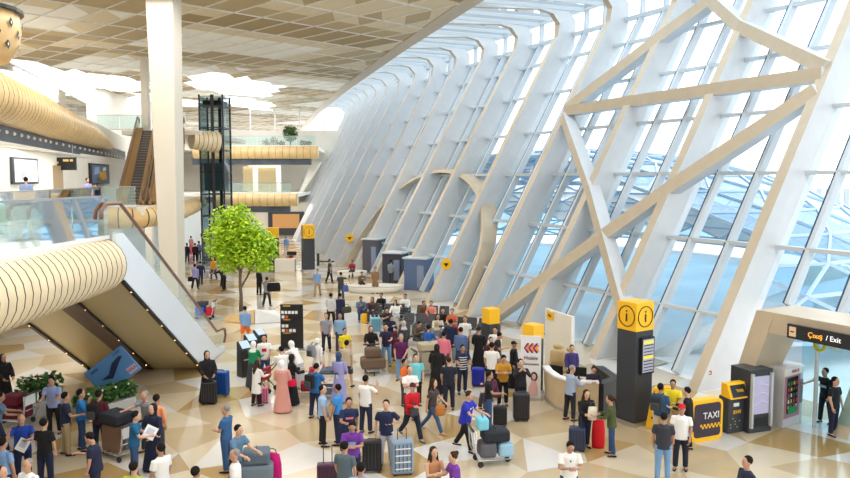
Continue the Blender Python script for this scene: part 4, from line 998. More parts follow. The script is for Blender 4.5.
# ---- information pillars
def pillar(label, pl, pn, pr, ytop, hy, info=True, baseh=.12, cat='information pillar', ww=None):
    """pl, pn, pr: base pixels of the left, nearest and right corner"""
    a = PZ(*pn); b = PZ(*pr); w = (b-a).length; yaw = yawof(a, b); Z = PY(pn[0], ytop, a.y).z
    w = ww or w
    t = thing('information_pillar', label, cat, (a.x, a.y, 0), yaw); y0 = Z-hy
    m = MB(); m.box((w/2, w/2, baseh/2), (w*1.12, w*1.12, baseh)); m.build('plinth', M_STEEL, t)
    m = MB(); m.box((w/2, w/2, (baseh+y0)/2), (w, w, y0-baseh)); m.build('shaft', M_DARK, t)
    m = MB(); m.box((w/2, w/2, y0+hy/2), (w*1.02, w*1.02, hy)); m.build('yellow_head', M_YEL, t)
    if info:
        for f in range(2):
            M0 = Matrix.Translation((w/2, -.018, y0+hy/2)) if f == 0 else Matrix.Translation((-.018, w/2, y0+hy/2)) @ Matrix.Rotation(-pi/2, 4, 'Z')
            m = MB(); rr = hy*.36; L = []
            for k in range(33):
                th = 2*pi*k/32
                L.append(Vector((rr*cos(th), -.005, rr*sin(th))))
            m.tube(L, .014, 5); o = m.build('ring', M_BLACK, t); o.matrix_local = M0
            text('letter_i', 'i', hy*.62, M_BLACK, t, M0 @ face_M((0, -.01, 0), 0), .005)
    return t, w, Z
ip, w_, Z_ = pillar('tall black information pillar with yellow i cube top, largest of all', (621.6, 423.4), (634, 427.6), (658, 421.5), 303.5, .86, ww=.74)
b = MB(); b.box((w_*.58, -.05, 2.17), (w_*.74, .1, 1.12)); so = b.build('flight_screen', M_BLACK, ip)
m = MB(); m.box((w_*.58, -.105, 2.17), (w_*.62, .01, 1.0)); so2 = m.build('display', mat('screen_grey', (.35, .36, .45), .3, emit=.3), so)
m = MB()
for zz in (2.58, 2.13): m.box((w_*.58, -.115, zz), (w_*.58, .01, .09))
for k in range(9):
    if k == 4: continue
    m.box((w_*.58, -.115, 2.49-k*.095), (w_*.54, .01, .03), 1)
m.build('display_rows', [mat('screen_yellow', (.75, .62, .05), .4, emit=.3), M_DARK], so)
pillar('slim black pillar with yellow cube top behind the tall white banner', (525, 393), (533, 396), (548, 392), 326, .5, False, ww=.5)
pillar('slim black pillar with yellow cube top among the crowd, no banner', (486, 366), (489, 368), (505, 365.5), 309.5, .6, False, ww=.5)
pillar('distant black pillar with yellow i cube on a cream plinth', (302, 270.5), (304, 271.5), (315, 271), 225, 1.1, True)
pillar('far pillar whose yellow top shows through the tree leaves', (266, 262), (268, 262.7), (279, 262.5), 228, .9, False)
# ---- reception desk
pts = [(545, 397), (548, 402), (556, 408.5), (566, 412.5), (578, 415), (598, 415.5)]
P = [PZ(*p) for p in pts]; L0 = P[3].copy(); t = thing('reception_desk', 'curved pale wood reception desk with white top beside the tall information pillar', 'desk', L0)
nn = []
for k, p in enumerate(P):
    d = (P[min(k+1, len(P)-1)]-P[max(0, k-1)]).normalized(); nn.append(Vector((-d.y, d.x, 0)))
secs = [[p-L0, p+n*.06-L0, p+n*.06-L0+Vector((0, 0, 1.05)), p-n*.06-L0+Vector((0, 0, 1.05))] for p, n in zip(P, nn)]
m = MB(); m.sweep(secs); m.build('wood_front', mat('light_oak_panel', (.60, .47, .29), .4, var=.06, scale=3), t)
m = MB(); m.sweep([[p-n*.1-L0+Vector((0, 0, 1.05)), p+n*.14-L0+Vector((0, 0, 1.05)), p+n*.14-L0+Vector((0, 0, 1.11)), p-n*.1-L0+Vector((0, 0, 1.11))] for p, n in zip(P, nn)]); m.build('white_top', M_WHITE, t)
m = MB(); m.sweep([[p+n*.5-L0+Vector((0, 0, .0)), p+n*.55-L0, p+n*.9-L0+Vector((0, 0, .74)), p+n*.3-L0+Vector((0, 0, .74))] for p, n in zip(P, nn)]); m.build('inner_counter', M_DARK, t)
a, b = PZ(599, 415.5), PZ(616, 408); d = b-a
m = MB(); m.beam(a-L0+Vector((0, 0, .52)), b-L0+Vector((0, 0, .52)), .3, 1.04); m.beam(b-L0+Vector((0, 0, .5)), b-L0+Vector((-.2, 1.6, .5)), .3, 1.0); m.build('black_end', M_BLACK, t)
m = MB(); m.sweep([[p-n*.05-L0, p+n*.02-L0, p+n*.02-L0+Vector((0, 0, .1)), p-n*.05-L0+Vector((0, 0, .1))] for p, n in zip(P, nn)]); m.build('plinth', M_STEEL, t)
def monitor(label, px, py, Y, yaw):
    q = PY(px, py, Y); t = thing('monitor', label, 'monitor', q, R(yaw)); m = MB(); m.box((0, 0, .22), (.5, .04, .32)); m.build('screen', M_BLACK, t, bev=.01)
    m = MB(); m.box((0, .05, .04), (.06, .04, .14)); m.box((0, .05, -.02), (.22, .18, .02)); m.build('stand', M_DARK, t)
monitor('black monitor on the left end of the reception desk', 556, 376, 25.8, 150); monitor('black monitor by the receptionist on the desk', 579, 378, 25.0, 160)
def exec_chair(label, px, py, z, Y, yaw):
    q = PY(px, py, Y); t = thing('office_chair', label, 'chair', (q.x, Y, 0), R(yaw)); lm = mat('tan_leather', (.58, .43, .22), .45)
    m = MB(); m.box((0, 0, .5), (.55, .55, .14)); m.build('seat', lm, t, bev=.05)
    m = MB(); m.loft([(0, -.26, .55, .27, .08), (0, -.3, .8, .30, .08), (0, -.33, 1.1, .28, .07), (0, -.34, 1.2, .2, .05)], 14); m.build('backrest', lm, t, True)
    m = MB(); m.ell((0, -.33, 1.3), (.19, .07, .12), 12, 7); m.build('headrest', lm, t, True)
    for s in (-1, 1):
        m = MB(); m.box((s*.31, -.02, .72), (.06, .4, .05)); m.build('armrest', lm, t, bev=.02)
    m = MB(); m.tube([(0, 0, .05), (0, 0, .45)], .035)
    for k in range(5): m.tube([(0, 0, .09), (.28*cos(k*1.257), .28*sin(k*1.257), .05)], .025, 6)
    m.build('star_base', M_DARK, t)
exec_chair('high backed tan leather chair behind the left part of the desk', 558, 360, 1, 27.0, 170)
exec_chair('tan leather chair behind the grey haired man at the desk', 575, 371, 1, 26.6, 200)
# partition with small yellow sign
a, b = PZ(545, 322, 1.75), PZ(571, 331, 1.75); t = thing('partition_wall', 'beige partition panel behind the reception desk with a yellow notice', 'partition', (a.x, a.y, 0), yawof(a, b)); W = (b-a).length
m = MB(); m.box((W/2, .06, 1.15), (W, .1, 2.3)); m.build('panel', M_CREAM, t)
m = MB(); m.box((W*.22, -.02, 2.08), (.42, .04, .32)); o = m.build('notice', M_YEL, t); text('notice_text', 'P24', .16, M_BLACK, o, face_M((W*.22, -.05, 2.08), 0))
m = MB(); m.box((W+.02, .06, 1.15), (.05, .14, 2.3)); m.build('edge_strip', M_WHITE, t)
# banner
a, b = PZ(519, 396.5), PZ(539, 397.5); t = thing('banner_stand', 'tall white banner with orange and purple chevrons beside the slim pillar', 'banner', (a.x, a.y-.35, 0), yawof(a, b)); W = .68
Zb = PY(530, 335, a.y-.3).z
m = MB(); m.box((W/2, 0, Zb/2+.04), (W, .03, Zb-.08)); bn = m.build('printed_sheet', mat('banner_white', (.78, .76, .76), .6), t)
m = MB(); m.box((W/2, 0, .05), (W+.06, .2, .1)); m.build('base', M_STEEL, t)
for k in range(3):
    for (c_, o_, nm) in (((95, 30, 130), 0, 'purple_chevron'), ((240, 140, 30), .05, 'orange_chevron')):
        m = MB(); x = .1+k*.15+o_; z = Zb-.42
        m.add([(x, -.02-o_*.1, z), (x+.11, -.02-o_*.1, z+.17-o_), (x+.18, -.02-o_*.1, z+.17-o_), (x+.1, -.02-o_*.1, z), (x+.18, -.02-o_*.1, z-.17+o_), (x+.11, -.02-o_*.1, z-.17+o_)], [(0, 3, 2, 1), (0, 5, 4, 3)]); m.build(nm, cm(*c_), bn)
text('banner_text', 'Mobile', .17, M_DARK, bn, face_M((W/2, -.03, Zb-.76), 0)); text('banner_text', 'Document', .125, M_DARK, bn, face_M((W/2, -.03, Zb-.96), 0))
m = MB(); m.tube([(W*.62, -.03, .16), (W*.64, -.03, .45), (W*.66, -.03, .72)], [.17, .15, .06], 10, flat=.1); m.ell((W*.66, -.045, .82), (.07, .015, .1)); m.build('printed_figure', cm(215, 170, 165), bn)
m = MB(); m.ell((W*.67, -.03, .82), (.12, .012, .17)); m.build('printed_hair', cm(60, 40, 36), bn)
# directory totem
a, b = PZ(281, 349.5), PZ(303.5, 349.5); Z = PY(291, 304.5, a.y).z; t = thing('directory_board', 'freestanding black board with rows of white and yellow pictograms', 'sign', (a.x, a.y, 0), yawof(a, b)); W = (b-a).length
m = MB(); m.box((W/2, 0, Z/2+.04), (W, .08, Z-.06)); bo = m.build('board', M_BLACK, t)
m = MB(); m.box((W/2, 0, .03), (W+.3, .5, .06)); m.build('base_plate', M_STEEL, t)
rng = random.Random(2); yel = mat('sign_lettering_yellow', (.8, .5, .05), .5)
for r_ in range(7):
    z = Z-.14-r_*.2
    if r_ in (2, 4, 5): 
        for k in range((4, 0, 2, 0, 2, 4)[r_] if r_ < 6 else 3):
            m = MB(); m.box((.12+k*.16, -.05, z), (.12, .01, .13)); m.build('pictogram', M_WHITE if (k+r_) % 3 else cm(190, 90, 90), bo)
    elif r_ == 1:
        for k in range(5):
            m = MB(); m.box((.1+k*.15, -.05, z), (.11, .01, .13)); m.build('pictogram', M_WHITE, bo)
    m = MB()
    for q in range(2): m.box((.1+.12*(3+r_ % 3)/2, -.05, z+.1-q*.03 if r_ not in (1, 2, 4, 5) else z-.09), (.11*(3+r_ % 3), .01, .02))
    m.build('lettering', yel, bo)
# check-in kiosks
def kiosk(label, px, py, ytop, yaw):
    P = PZ(px, py); Z = PY(px, ytop, P.y).z; t = thing('check_in_kiosk', label, 'kiosk', (P.x, P.y+.3, 0), R(yaw), 'self-service kiosks at the escalator foot')
    m = MB(); m.add([(-.24, -.2, 0), (.24, -.2, 0), (.24, .2, 0), (-.24, .2, 0), (-.24, -.2, Z*.78), (.24, -.2, Z*.78), (.24, .16, Z), (-.24, .16, Z)], [(0, 3, 2, 1), (4, 5, 6, 7), (0, 1, 5, 4), (1, 2, 6, 5), (2, 3, 7, 6), (3, 0, 4, 7)]); m.build('cabinet', M_BLACK, t, bev=.02)
    m = MB(); m.add([(-.19, -.175, Z*.80+.03), (.19, -.175, Z*.80+.03), (.19, .1, Z*.985+.02), (-.19, .1, Z*.985+.02)], [(0, 1, 2, 3)]); m.build('touch_screen', mat('kiosk_screen', (.45, .58, .72), .2, emit=.2), t)
    m = MB(); m.box((0, -.21, Z*.5), (.3, .02, .05)); m.build('ticket_slot', M_STEEL, t)
kiosk('black self-service kiosk nearest to the viewer, left of the girl in white', 243, 378, 343, 45)
kiosk('black self-service kiosk in the middle, behind the nearest one', 249.5, 366, 336, 45)
kiosk('black self-service kiosk farthest away, behind the white T-shirt man', 258.5, 357, 331, 50)
# card standee
TL, TT, TR_, = PY(83.7, 374, 24.6), PY(121, 345, 24.8), PY(139, 370.5, 24.9); O_ = TL; ux = (TT-TL); uy = (TT-TR_)
W, H = ux.length, uy.length; ex = ux.normalized(); ez = (uy-ex*uy.dot(ex)).normalized(); ey = ez.cross(ex)
Mx = Matrix((( ex.x, ey.x, ez.x, 0), (ex.y, ey.y, ez.y, 0), (ex.z, ey.z, ez.z, 0), (0, 0, 0, 1)))
base = TL-ez*H; t = thing('giant_bank_card', 'giant tilted blue bank card prop standing in the planter under the escalator', 'advertising prop', (base.x, base.y, base.z))
def lm(v): return Mx.to_3x3() @ Vector(v)
m = MB(); m.add([lm(v) for v in ((0, -.05, 0), (W, -.05, 0), (W, .05, 0), (0, .05, 0), (0, -.05, H), (W, -.05, H), (W, .05, H), (0, .05, H))], [(0, 3, 2, 1), (4, 5, 6, 7), (0, 1, 5, 4), (1, 2, 6, 5), (2, 3, 7, 6), (3, 0, 4, 7)]); m.build('card', cm(84, 132, 185, .4), t, bev=.03)
m = MB(); m.add([lm(v) for v in ((W*.74, -.065, .08), (W*.97, -.065, .08), (W*.97, -.065, H*.3), (W*.74, -.065, H*.3))], [(0, 1, 2, 3)]); o = m.build('logo_box', cm(196, 178, 200), t)
text('logo_text', 'VISA', .17, cm(130, 50, 90), o, Mx @ face_M((W*.855, -.075, .08+H*.11), 0))
m = MB(); m.add([lm(v) for v in ((W*.2, -.065, H*.5), (W*.42, -.065, H*.32), (W*.75, -.065, H*.62), (W*.88, -.065, H*.72), (W*.8, -.065, H*.78), (W*.6, -.065, H*.72), (W*.4, -.065, H*.5))], [tuple(range(7))]); m.build('bird_shape', cm(24, 40, 66), t)
m = MB(); m.add([lm(v) for v in ((W*.18, -.065, H*.12), (W*.3, -.065, H*.3), (W*.45, -.065, H*.12), (W*.36, -.065, H*.07))], [(0, 3, 2, 1)]); m.build('wave_shape', cm(70, 150, 190), t)
text('card_text', 'BANK', .11, cm(40, 70, 110), t, Mx @ face_M((W*.22, -.075, H*.85), 0)); text('card_text', 'CARD', .1, cm(40, 70, 110), t, Mx @ face_M((W*.82, -.075, H*.9), 0))
m = MB(); m.tube([lm((W*.5, .1, H*.3)), (lm((W*.5, .1, H*.3)).x, .25, -base.z+.02)], .03); m.build('support_post', M_DARK, t)
# planters with leafy plants
def planter(label, pa, pb, h, depth, lh, n, flowers=False):
    a, b = PZ(*pa), PZ(*pb); W = (b-a).length; t = thing('planter', label, 'planter', (a.x, a.y, 0), yawof(a, b))
    m = MB(); m.box((W/2, depth/2, h/2), (W, depth, h)); m.build('trough', mat('planter_grey', (.42, .41, .38), .6), t, bev=.03)
    m = MB(); rg = random.Random(int(pa[0])+5)
    k = int(W/.35)+1
    for i in range(k): bush((W*(i+.5)/k, depth/2+rg.uniform(-.1, .1), h+lh*.45), .34, depth*.5, lh*.6, n, .2, rg, m)
    m.build('foliage', M_LD, t)
    if flowers:
        for i in range(4):
            m = MB(); m.ell((W*(.1+.26*i), .1, h+lh*.9), (.04, .04, .04), 6, 5); m.build('flower', M_WHITE, t)
planter('long planter with leafy plants under the giant card', (86, 424), (137, 409), .42, .8, .5, 170, True)
planter('low grey planter with plants behind the man in lilac shirt', (28, 421), (64, 412), .5, .8, .8, 170)
# indoor tree and its wooden wedge bench
P = PZ(241, 311); t = thing('indoor_tree', 'slender indoor tree with a dense lime green crown in mid hall', 'tree', P)
bk = mat('grey_bark', (.16, .13, .09), .9)
m = MB(); m.tube([(0, 0, 0), (.02, 0, .9), (-.02, 0, 1.6), (.0, 0, 2.2), (-.25, 0, 3.0), (-.5, .1, 4.2)], [.12, .10, .09, .08, .06, .03], 9)
m.tube([(.0, 0, 1.3), (.35, .05, 1.9), (.9, .1, 2.9), (1.1, .1, 3.6)], [.06, .055, .045, .02], 8); m.tube([(0, 0, 2.1), (.3, .3, 3.2), (.2, .2, 4.6)], [.06, .04, .02], 7); m.build('trunk', bk, t, True)
m = MB(); rg = random.Random(21)
for (x, y, z, r_) in ((-.7, 0, 5.3, .95), (.0, .1, 5.5, .8), (-1.1, .2, 4.4, 1.0), (-.2, -.3, 4.5, 1.2), (.5, .1, 4.7, .9), (1.2, 0, 4.0, .95), (.7, -.3, 3.4, 1.0), (-.3, 0, 3.4, 1.15), (-1.2, -.1, 3.6, .8), (1.5, .2, 3.4, .75), (.3, .5, 4.0, 1.2), (.9, 0, 2.8, .6), (-.6, 0, 2.8, .7), (1.4, 0, 2.7, .5)):
    bush((x, y, z-.1), r_, r_, r_*.85, int(560*r_*r_), .24, rg, m)
m.build('crown', [mat('lime_leaf', (.56, .78, .04), .5), mat('green_leaf', (.36, .62, .03), .5)], t)
a = PZ(224, 322); t = thing('wedge_bench', 'low wooden and white wedge bench round the foot of the indoor tree', 'bench', (a.x, a.y, 0))
m = MB(); m.add([(0, 0, .02), (1.7, -.6, .02), (2.4, .9, .02), (.7, 1.2, .02), (0, 0, .25), (1.7, -.6, .75), (2.4, .9, .45), (.7, 1.2, .25)], [(0, 3, 2, 1), (4, 5, 6, 7), (0, 1, 5, 4), (1, 2, 6, 5), (2, 3, 7, 6), (3, 0, 4, 7)]); m.build('timber_wedge', M_GOLD, t)
m = MB(); m.add([(1.75, -.62, .02), (3.4, .1, .02), (2.5, .9, .02), (1.75, -.62, .78), (3.4, .1, .12), (2.5, .9, .46)], [(0, 2, 1), (3, 4, 5), (0, 1, 4, 3), (1, 2, 5, 4), (2, 0, 3, 5)]); m.build('white_wedge', M_WHITE, t)
# far balcony tree and shrubs
t = thing('potted_tree', 'rounded dark green potted tree on the far upper balcony', 'tree', (PY(290, 140, 91.5).x, 91.8, 11.3)); m = MB(); bush((0, 0, 1.6), .95, .8, 1.05, 700, .3, random.Random(3), m); m.build('crown', M_LD, t); m = MB(); m.tube([(0, 0, 0), (0, 0, 1.2)], .1); m.build('trunk', bk, t)
rb = [mat('brown_shrub', (.22, .10, .07), .7), mat('red_brown_shrub', (.28, .14, .10), .7)]
for k, (px, s_) in enumerate(((265, 1.0), (273, 1.25), (281, .8), (303, .9), (308, .8))):
    q = PY(px, 148, 91.5); t = thing('shrub', ('red brown shrub on the far upper balcony, %s' % ('leftmost of the row', 'second and tallest of the row', 'just left of the potted tree', 'just right of the potted tree', 'rightmost of the row')[k]), 'shrub', (q.x, 92.0, 11.3), group='shrubs on the far balcony')
    m = MB(); bush((0, 0, s_*.45), s_*.5, .4, s_*.5, 150, .25, random.Random(k), m); m.build('foliage', rb, t); m = MB(); m.tube([(0, 0, 0), (0, 0, .4)], .05); m.build('stem', bk, t)
# yellow round signs on the ribs
def rsign(label, px, py, Y, r_):
    q = PY(px, py, Y); t = thing('round_sign', label, 'sign', q); m = MB(); m.tube([(0, 0, 0), (0, .05, 0)], r_, 24); m.build('disc', M_YEL, t)
    m = MB(); m.box((0, -.03, .0), (r_*.8, .02, r_*.35)); m.box((0, -.03, -r_*.3), (r_*.3, .02, r_*.4)); m.build('symbol', M_BLACK, t)
def ribfront(k, py):
    """front edge (towards the viewer) of rib k at pixel height py"""
    z = 3.0
    for _ in range(6):
        p = FS(RIBY[k], z); n = nrm(p.y); p = p+n*.5-tan_(p.y)*.27; z = CH-(py-178)/F*p.y
    return p
for lb, k, py, r_ in (('round yellow sign on the leaning rib beside the second booth', 6, 263, .33), ('round yellow sign on the far leaning rib above the cream bench ring', 10, 237, .36)):
    p = ribfront(k, py); p = FS(RIBY[k], p.z-.05, -.12)-tan_(RIBY[k])*.34; t = thing('round_sign', lb, 'sign', p, 0)
    m = MB(); m.tube([(0, 0, 0), (0, -.05, 0)], r_, 24); m.build('disc', M_YEL, t)
    m = MB(); m.box((0, -.06, .02), (r_*.8, .02, r_*.3)); m.box((0, -.06, -r_*.2), (r_*.3, .02, r_*.4)); m.build('symbol', M_BLACK, t)
# red call point
p = ribfront(2, 375); t = thing('call_point', 'small red fire alarm button on the nearest leaning rib', 'alarm button', p-Vector((.25, .05, 0))); m = MB(); m.box((0, 0, 0), (.13, .08, .13)); m.build('box', cm(200, 60, 40), t); m = MB(); m.box((0, -.045, 0), (.06, .01, .06)); m.build('button', M_WHITE, t)
# ---- taxi sign, kiosk, vending machines
a, b = PZ(691, 444), PZ(722, 438.5); t = thing('taxi_sign', 'yellow framed TAXI sign panel with dark face and chequered strip', 'sign', (a.x, a.y, 0), yawof(a, b)); W = (b-a).length; Z = PY(720, 397.5, b.y).z
def rrect(w, h, r_, n=5):
    L = []
    for cx, cz, a0 in ((w/2-r_, h/2-r_, 0), (-w/2+r_, h/2-r_, 90), (-w/2+r_, -h/2+r_, 180), (w/2-r_, -h/2+r_, 270)):
        for k in range(n+1): L.append((cx+r_*cos(R(a0+90*k/n)), cz+r_*sin(R(a0+90*k/n))))
    return L
def slab(mb, w, h, r_, y0, y1, c):
    L = rrect(w, h, r_); n = len(L); vs = [(c[0]+x, y0, c[1]+z) for x, z in L]+[(c[0]+x, y1, c[1]+z) for x, z in L]
    mb.add(vs, [tuple(range(n))[::-1], tuple(range(n, 2*n))]+[(i, (i+1) % n, n+(i+1) % n, n+i) for i in range(n)])
m = MB(); slab(m, W, Z, .18, 0, .3, (W/2, Z/2)); m.build('yellow_frame', M_YEL, t)
m = MB(); slab(m, W*.84, Z*.8, .1, -.015, .05, (W/2, Z/2+.02)); fc = m.build('dark_face', cm(58, 46, 60), t)
text('taxi_lettering', 'TAXI', .27, M_WHITE, fc, face_M((W*.6, -.03, Z*.62), 0), .008)
for r_ in range(2):
    for k in range(6):
        m = MB(); m.box((W*.6-.36+k*.13+r_*.065, -.025, Z*.4-r_*.065), (.065, .012, .065)); m.build('check_square', M_YEL, fc)
a = PZ(645, 428); t = thing('leaning_board', 'narrow slanted yellow board behind the man with dark backpack', 'sign', (a.x, a.y, 0), R(-30))
m = MB(); m.add([(0, 0, 0), (.75, 0, 0), (.75, .3, 0), (0, .3, 0), (.2, 0, 1.25), (.7, 0, 1.35), (.7, .3, 1.35), (.2, .3, 1.25)], [(0, 3, 2, 1), (4, 5, 6, 7), (0, 1, 5, 4), (1, 2, 6, 5), (2, 3, 7, 6), (3, 0, 4, 7)]); o = m.build('yellow_panel', M_YEL, t, bev=.03)
m = MB(); m.box((.42, -.01, .35), (.5, .01, .06)); m.box((.47, -.01, .95), (.3, .01, .1)); m.build('dark_stripe', M_BLACK, t)
a, b = PZ(727.5, 434.3), PZ(744.5, 431.5); W = (b-a).length; t = thing('info_kiosk', 'black and yellow touch screen kiosk left of the dark vending machine', 'kiosk', (a.x, a.y, 0), yawof(a, b)); Z = PY(735, 384, a.y).z
m = MB(); m.add([(0, 0, 0), (W, 0, 0), (W, .4, 0), (0, .4, 0), (0, 0, Z*.72), (W, 0, Z*.72), (W, .4, Z*.72), (0, .4, Z*.72)], [(0, 3, 2, 1), (4, 5, 6, 7), (0, 1, 5, 4), (1, 2, 6, 5), (2, 3, 7, 6), (3, 0, 4, 7)]); ca = m.build('cabinet', M_DARK, t, bev=.03)
m = MB(); m.add([(-.02, -.12, Z*.7), (W+.02, -.12, Z*.7), (W+.02, .3, Z*.72), (-.02, .3, Z*.72), (-.06, .02, Z), (W-.02, .02, Z), (W-.02, .25, Z), (-.06, .25, Z)], [(0, 3, 2, 1), (4, 5, 6, 7), (0, 1, 5, 4), (1, 2, 6, 5), (2, 3, 7, 6), (3, 0, 4, 7)]); hd = m.build('screen_head', M_YEL, t, bev=.02)
m = MB(); m.add([(.05, -.125, Z*.74), (W-.04, -.125, Z*.74), (W-.07, -.0, Z*.965), (.02, -.0, Z*.965)], [(0, 1, 2, 3)]); m.build('touch_screen', M_BLACK, hd)
text('screen_text', 'TAXI', .12, M_YEL, hd, face_M((W/2, -.09, Z*.86), 0, -.5))
m = MB(); m.box((W*.45, -.01, Z*.57), (.2, .02, .1)); m.build('paper_slot', M_WHITE, ca); text('kiosk_lettering', 'BWI', .16, M_YEL, ca, face_M((W/2, -.012, Z*.42), 0))
for k in range(7):
    m = MB(); m.box((.1+(k*37 % 5)*.085, -.008, Z*.12+(k % 4)*.09), (.04, .01, .03)); m.build('printed_coin', cm(190, 170, 90), ca)
def vending(name, label, pa, pb, ytop, depth, c, white):
    a, b = PZ(*pa), PZ(*pb); W = (b-a).length; Z = PY(pa[0], ytop, a.y).z; t = thing(name, label, 'vending machine', (a.x, a.y, 0), yawof(a, b))
    m = MB(); m.box((W/2, depth/2, Z/2), (W, depth, Z)); m.build('cabinet', c, t, bev=.015)
    return t, W, Z
t, W, Z = vending('vending_machine', 'dark vending machine with lilac window and silver posts', (748.4, 433.8), (771, 430.5), 371, .8, M_DARK, False)
m = MB(); m.box((W*.5, -.01, Z*.6), (W*.66, .02, Z*.6)); wn = m.build('display_window', mat('lilac_window', (.45, .42, .62), .15, emit=.15), t)
for k in range(3):
    m = MB(); m.tube([(W*.2, -.025, Z*(.45+.14*k)), (W*.5, -.025, Z*(.5+.14*k)), (W*.8, -.025, Z*(.46+.14*k))], .02, 6); m.build('printed_wave', cm(210, 205, 235), wn)
for x in (.06, .9):
    m = MB(); m.box((W*x, -.04, Z*.52), (.07, .1, Z*.86)); m.build('silver_post', mat('silver_trim', (.6, .62, .65), .35, .3), t)
m = MB(); m.box((W*.5, -.012, Z*.17), (W*.62, .02, Z*.14)); fl = m.build('delivery_hatch', M_BLACK, t)
t, W, Z = vending('vending_machine', 'white snack vending machine with pink front beside the exit', (782.5, 428.2), (801.5, 421.6), 369, .75, mat('machine_grey_white', (.62, .62, .66), .4), True)
m = MB(); m.box((W*.5, -.02, Z*.93), (W*.98, .04, Z*.11)); hb = m.build('header_board', M_WHITE, t); text('header_text', 'SNACK', .13, cm(190, 70, 110), hb, face_M((W/2, -.045, Z*.93), 0))
m = MB(); m.box((W*.42, -.01, Z*.5), (W*.8, .02, Z*.7)); pf = m.build('pink_front', cm(170, 120, 140), t)
m = MB(); m.box((W*.4, -.02, Z*.53), (W*.56, .02, Z*.6)); gw = m.build('product_window', cm(30, 36, 40, .2), pf)
rng = random.Random(4)
for r_ in range(5):
    for k in range(4):
        m = MB(); m.box((W*.19+k*W*.14, -.035, Z*(.33+.1*r_)), (.06, .015, .1)); m.build('snack_packet', cm(*rng.choice(((190, 60, 60), (230, 180, 60), (60, 150, 90), (220, 220, 230), (90, 70, 60)))), gw)
m = MB(); m.box((W*.4, -.04, Z*.27), (W*.45, .02, .2)); m.build('green_panel', cm(30, 150, 90), pf); m = MB(); m.box((W*.88, -.02, Z*.55), (W*.14, .02, Z*.4)); m.build('coin_panel', cm(120, 122, 132), t)
# ---- exit portal with its sign
A = PZ(759, 320.5, 3.25); B = PZ(850, 338, 3.25); dr = (B-A).normalized(); n_ = Vector((-dr.y, dr.x, 0)) if True else 0
if n_.x < 0: n_ = -n_
E = A+dr*6.5
m = MB(); m.beam(A+n_*.9-Vector((0, 0, 0)), E+n_*.9, 1.8, .62)
m.build(sname(), [M_TAN], kind='structure')
m = MB(); jl = A-Vector((1.75, -.35, 3.5)); q0 = A+dr*-.1
m.sweep([[jl+n_*1.1, jl+n_*1.9, jl+n_*1.9+dr*.55, jl+n_*1.1+dr*.55], [q0+Vector((0, 0, .3)), q0+n_*1.7+Vector((0, 0, .3)), q0+n_*1.7+dr*.6+Vector((0, 0, .3)), q0+dr*.6+Vector((0, 0, .3))]]); m.build(sname(), [M_TAN], kind='structure')
sg = thing('exit_sign', 'black overhead sign reading Exit in white and orange letters', 'sign', PZ(790, 330, 3.2)-n_*.08, yawof(A, B)); L_ = 2.9
m = MB(); m.box((L_/2, 0, 0), (L_, .1, .4)); sb = m.build('sign_board', M_BLACK, sg)
text('orange_lettering', 'Çıxış', .2, mat('lit_orange_letters', (1, .45, .05), .4, emit=.6), sb, face_M((.86, -.06, 0), 0)); text('white_lettering', '/ Exit', .2, mat('lit_white_letters', (.9, .9, .9), .4, emit=.5), sb, face_M((1.38, -.06, 0), 0))
for x in (.18, 2.05):
    m = MB(); m.box((x, -.06, 0), (.2, .02, .27)); o = m.build('pictogram', cm(235, 205, 170), sb); m = MB(); m.tube([(x-.05, -.075, 0), (x+.05, -.075, 0)], .02, 5); m.build('arrow', M_BLACK, o)
door = MB()
for k in range(5):
    p = A+n_*1.5+dr*(.9+k*1.3); door.box((p.x, p.y, 1.5), (.09, .09, 3.0))
dd = door.build('door_4', M_MUL, kind='structure'); m = MB(); p0 = A+n_*1.5+dr*.4; p1 = E+n_*1.5; m.quad((p0.x, p0.y, 0), (p1.x, p1.y, 0), (p1.x, p1.y, 2.95), (p0.x, p0.y, 2.95)); m.build('pane', glassmat('blue_door_glass', (.62, .86, .93), .15), dd)
p = A+n_*1.44+dr*1.0; t = thing('door_logo', 'yellow green ring and letters on the entrance glass beside the vending machine', 'logo', (p.x, p.y, 2.55), yawof(A, B))
m = MB(); m.tube([(.16*cos(2*pi*k/16), 0, .16*sin(2*pi*k/16)) for k in range(17)], .05, 6); m.build('ring', cm(200, 205, 40), t); text('letters', 'MC', .3, cm(225, 225, 120), t, face_M((.5, -.01, 0), 0)); text('number', '42', .2, M_WHITE, t, face_M((-.05, -.01, .38), 0))
# ---- booths behind the ribs
for lb, px, py, Y, w, h, c in (('slate blue booth with grey door behind the ribs, nearest of the three', 419, 291, 50.5, 1.6, 2.1, (88, 108, 145)), ('dark grey leaning booth above the middle bench', 374, 268, 60, 1.3, 2.6, (86, 86, 96)), ('dark open booth with people left of the slate blue one', 396, 284, 54, 1.5, 2.1, (60, 62, 76)), ):
    q = PY(px, py, Y); t = thing('booth', lb, 'booth', (q.x, Y, 0), R(-20)); m = MB(); m.box((0, 0, h/2), (w, 1.6, h)); m.build('cabin', cm(*c), t, bev=.03)
    m = MB(); m.box((w*.25, -.82, h*.45), (w*.3, .04, h*.7)); m.build('door', cm(130, 145, 175), t); m = MB(); m.box((0, 0, h+.05), (w+.15, 1.75, .1)); m.build('roof', M_MUL, t)
q = PZ(447, 301); t = thing('white_kiosk', 'narrow white cabinet behind the rib with the round yellow sign', 'cabinet', (q.x+.8, q.y+1.0, 0)); m = MB(); m.box((0, 0, 1.2), (.9, .6, 2.4)); m.build('cabinet', M_WHITE, t, bev=.02); m = MB(); m.box((.25, -.31, 1.2), (.12, .02, 2.1)); m.build('dark_stripe', M_DARKG, t)
